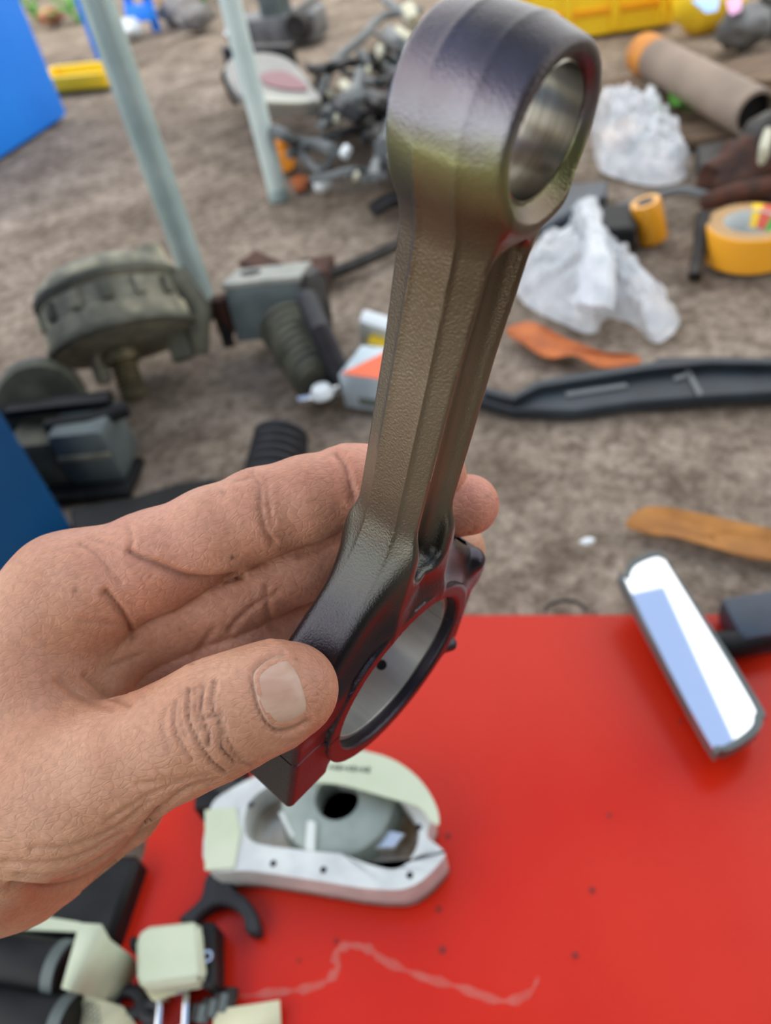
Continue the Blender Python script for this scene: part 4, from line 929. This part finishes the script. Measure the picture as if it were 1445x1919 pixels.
def make_nail(parent, org):
    """nail plate laid on the thumb surface"""
    out = spline([(476, 1262), (497, 1240), (528, 1226), (545, 1233), (563, 1262), (574, 1296), (580, 1330), (572, 1348), (548, 1361), (522, 1366), (502, 1352), (486, 1322), (478, 1290)], 4, True)
    c = np.array([529.0, 1297.0]); ring = [np.array(p) for p in out]; lev = 6; V = []; n = len(ring)
    pts = [c + (p - c) * t for t in np.linspace(1, .12, lev) for p in ring]
    d = np.array([[(p[0] - CXP) / F, (p[1] - CYP) / F, 1.0] for p in pts]); dn = d / np.linalg.norm(d, axis=1, keepdims=True)
    t = np.full(len(pts), 140.0)
    for _ in range(60): t = t + np.clip(hand_sdf(dn * t[:, None]), -2, 4) * .9
    P = dn * t[:, None]; dd = hand_sdf(P); g = np.stack([hand_sdf(P + np.eye(3)[i] * .1) - dd for i in range(3)], 1); g /= np.linalg.norm(g, axis=1, keepdims=True)
    lift = np.repeat(np.linspace(0, 1, lev), n); Q = P + g * (-.12 + .42 * np.minimum(lift * 2.2, 1))[:, None]
    ctr = Q[-n:].mean(0); Q = np.vstack([Q, ctr, P[:n] - g[:n] * .8])
    A = cam_to_world_matrix(); Wp = (Q * .001) @ A[:3, :3].T + A[:3, 3] - org
    f = [(k * n + i, k * n + (i + 1) % n, (k + 1) * n + (i + 1) % n, (k + 1) * n + i) for k in range(lev - 1) for i in range(n)]
    f += [((lev - 1) * n + i, (lev - 1) * n + (i + 1) % n, lev * n) for i in range(n)]
    f += [(lev * n + 1 + i, lev * n + 1 + (i + 1) % n, (i + 1) % n, i) for i in range(n)]
    me = bpy.data.meshes.new('thumb_nail'); me.from_pydata([tuple(v) for v in Wp], [], f); me.update(); me.polygons.foreach_set('use_smooth', [True] * len(me.polygons))
    me.materials.append(mat('fingernail', rgb(190, 150, 126), rgb(206, 172, 148), scale=90, rough=.34, sss=.2, bump=.25, bscale=260, bdist=.0004, coat=.2, stretch=(.4, 2, 2)))
    o = bpy.data.objects.new('thumb_nail', me); COL.objects.link(o); o.parent = parent; o['label'] = 'pale ridged thumb nail'
def skin():
    m = bpy.data.materials.new('skin'); m.use_nodes = True; nt = m.node_tree; N = nt.nodes; L = nt.links; b = N['Principled BSDF']
    tc = N.new('ShaderNodeTexCoord'); o = tc.outputs['Object']
    def noise(sc, de=4):
        n = N.new('ShaderNodeTexNoise'); n.inputs['Scale'].default_value = sc; n.inputs['Detail'].default_value = de; L.new(o, n.inputs['Vector']); return n.outputs['Fac']
    def ramp(src, a, ca, z, cz):
        r = N.new('ShaderNodeValToRGB'); e = r.color_ramp.elements; e[0].position = a; e[0].color = ca; e[1].position = z; e[1].color = cz; L.new(src, r.inputs[0]); return r.outputs[0]
    def mix(f, a, c):
        x = N.new('ShaderNodeMix'); x.data_type = 'RGBA'; 
        if hasattr(f, 'links'): L.new(f, x.inputs[0])
        else: x.inputs[0].default_value = f
        for i, q in ((6, a), (7, c)):
            if hasattr(q, 'links'): L.new(q, x.inputs[i])
            else: x.inputs[i].default_value = q
        return x.outputs[2]
    base = ramp(noise(45), .35, rgb(188, 134, 103), .68, rgb(207, 157, 125))
    at_r = N.new('ShaderNodeAttribute'); at_r.attribute_name = 'flush'; base = mix(at_r.outputs['Fac'], base, rgb(206, 130, 112))
    fine = ramp(noise(700, 3), .3, (.86, .86, .86, 1), .7, (1.06, 1.06, 1.06, 1))
    mm = N.new('ShaderNodeMix'); mm.data_type = 'RGBA'; mm.blend_type = 'MULTIPLY'; mm.inputs[0].default_value = 1; L.new(base, mm.inputs[6]); L.new(fine, mm.inputs[7]); base = mm.outputs[2]
    at_d = N.new('ShaderNodeAttribute'); at_d.attribute_name = 'grime'; base = mix(at_d.outputs['Fac'], base, rgb(92, 58, 46))
    L.new(base, b.inputs['Base Color'])
    b.inputs['Roughness'].default_value = .47; b.inputs['Specular IOR Level'].default_value = .4
    b.inputs['Subsurface Weight'].default_value = .2; b.inputs['Subsurface Radius'].default_value = (1, .35, .2); b.inputs['Subsurface Scale'].default_value = .003
    vo = N.new('ShaderNodeTexVoronoi'); vo.feature = 'DISTANCE_TO_EDGE'; vo.inputs['Scale'].default_value = 620
    mp = N.new('ShaderNodeMapping'); mp.inputs['Rotation'].default_value = (.3, .4, .6); mp.inputs['Scale'].default_value = (.7, 1.3, 1); L.new(o, mp.inputs[0])
    wn = N.new('ShaderNodeTexNoise'); wn.inputs['Scale'].default_value = 180; L.new(o, wn.inputs['Vector'])
    va = N.new('ShaderNodeVectorMath'); va.operation = 'MULTIPLY_ADD'; va.inputs[1].default_value = (.004,) * 3; L.new(wn.outputs['Color'], va.inputs[0]); L.new(mp.outputs[0], va.inputs[2]); L.new(va.outputs[0], vo.inputs['Vector'])
    mr = N.new('ShaderNodeMapRange'); mr.inputs[2].default_value = .16; L.new(vo.outputs['Distance'], mr.inputs[0])
    b1 = N.new('ShaderNodeBump'); b1.inputs['Strength'].default_value = .35; b1.inputs['Distance'].default_value = .00022; L.new(mr.outputs[0], b1.inputs['Height'])
    b2 = N.new('ShaderNodeBump'); b2.inputs['Strength'].default_value = .4; b2.inputs['Distance'].default_value = .0012; L.new(noise(150, 5), b2.inputs['Height']); L.new(b1.outputs[0], b2.inputs['Normal'])
    L.new(b2.outputs[0], b.inputs['Normal']); return m
def make_hand():
    V, Q = nets(hand_sdf, (-300, -45, 130), (50, 190, 285), 1.2 if QUICK else .6)
    d0 = hand_sdf(V); g = np.stack([hand_sdf(V + np.eye(3)[i] * .3) - d0 for i in range(3)], 1); g /= np.linalg.norm(g, axis=1, keepdims=True) + 1e-9
    px = V[:, :2] / V[:, 2:] * F + np.array([CXP, CYP]); front = (g * V).sum(1) < 0
    sink = np.zeros(len(V)); grime = np.zeros(len(V))
    for line, dep, w, dirt in CREASES:
        L_ = spline(line, 4); lo = np.min(L_, 0) - 30; hi = np.max(L_, 0) + 30
        m = np.where(front & (px > lo).all(1) & (px < hi).all(1))[0]
        if not len(m): continue
        dd = np.min([seg_dist(px[m], a, b) for a, b in zip(L_[:-1], L_[1:])], axis=0)
        dep *= 1.35; sink[m] = np.maximum(sink[m], dep * np.exp(-(dd / w) ** 2)) - .22 * dep * np.exp(-((dd - 2.4 * w) / (1.3 * w)) ** 2)
        grime[m] = np.maximum(grime[m], dirt * .75 * np.exp(-(dd / (w * .55)) ** 2))
    for x, y, w, a in SPECKS: grime = np.maximum(grime, a * np.exp(-((px - np.array([x, y])) ** 2).sum(1) / (w * w)) * front)
    V = V - g * sink[:, None]
    flush = np.zeros(len(V))
    for (x, y, z, r, a) in ((880, 946, 199, 14, .9), (560, 1285, 168, 12, .45), (700, 900, 190, 24, .5), (480, 1120, 208, 34, .4), (560, 940, 178, 22, .3), (300, 1060, 178, 22, .35)):
        flush = np.maximum(flush, a * np.exp(-((V - pm(x, y, z)) ** 2).sum(1) / (r * r)))
    A = cam_to_world_matrix(); Wp = (V * .001) @ A[:3, :3].T + A[:3, 3]
    org = at(-60, 1480, .19)
    me = fast_mesh('person', Wp - org, Q, skin())
    for nm, arr in (('grime', grime), ('flush', flush)):
        at_ = me.attributes.new(nm, 'FLOAT', 'POINT'); at_.data.foreach_set('value', arr.astype(np.float32))
    o = bpy.data.objects.new('person', me); COL.objects.link(o); o.location = Vector(org)
    tag(o, 'bare left hand and forearm gripping the steel connecting rod between thumb and fingers', 'person')
    make_nail(o, org)
    return o
make_hand()
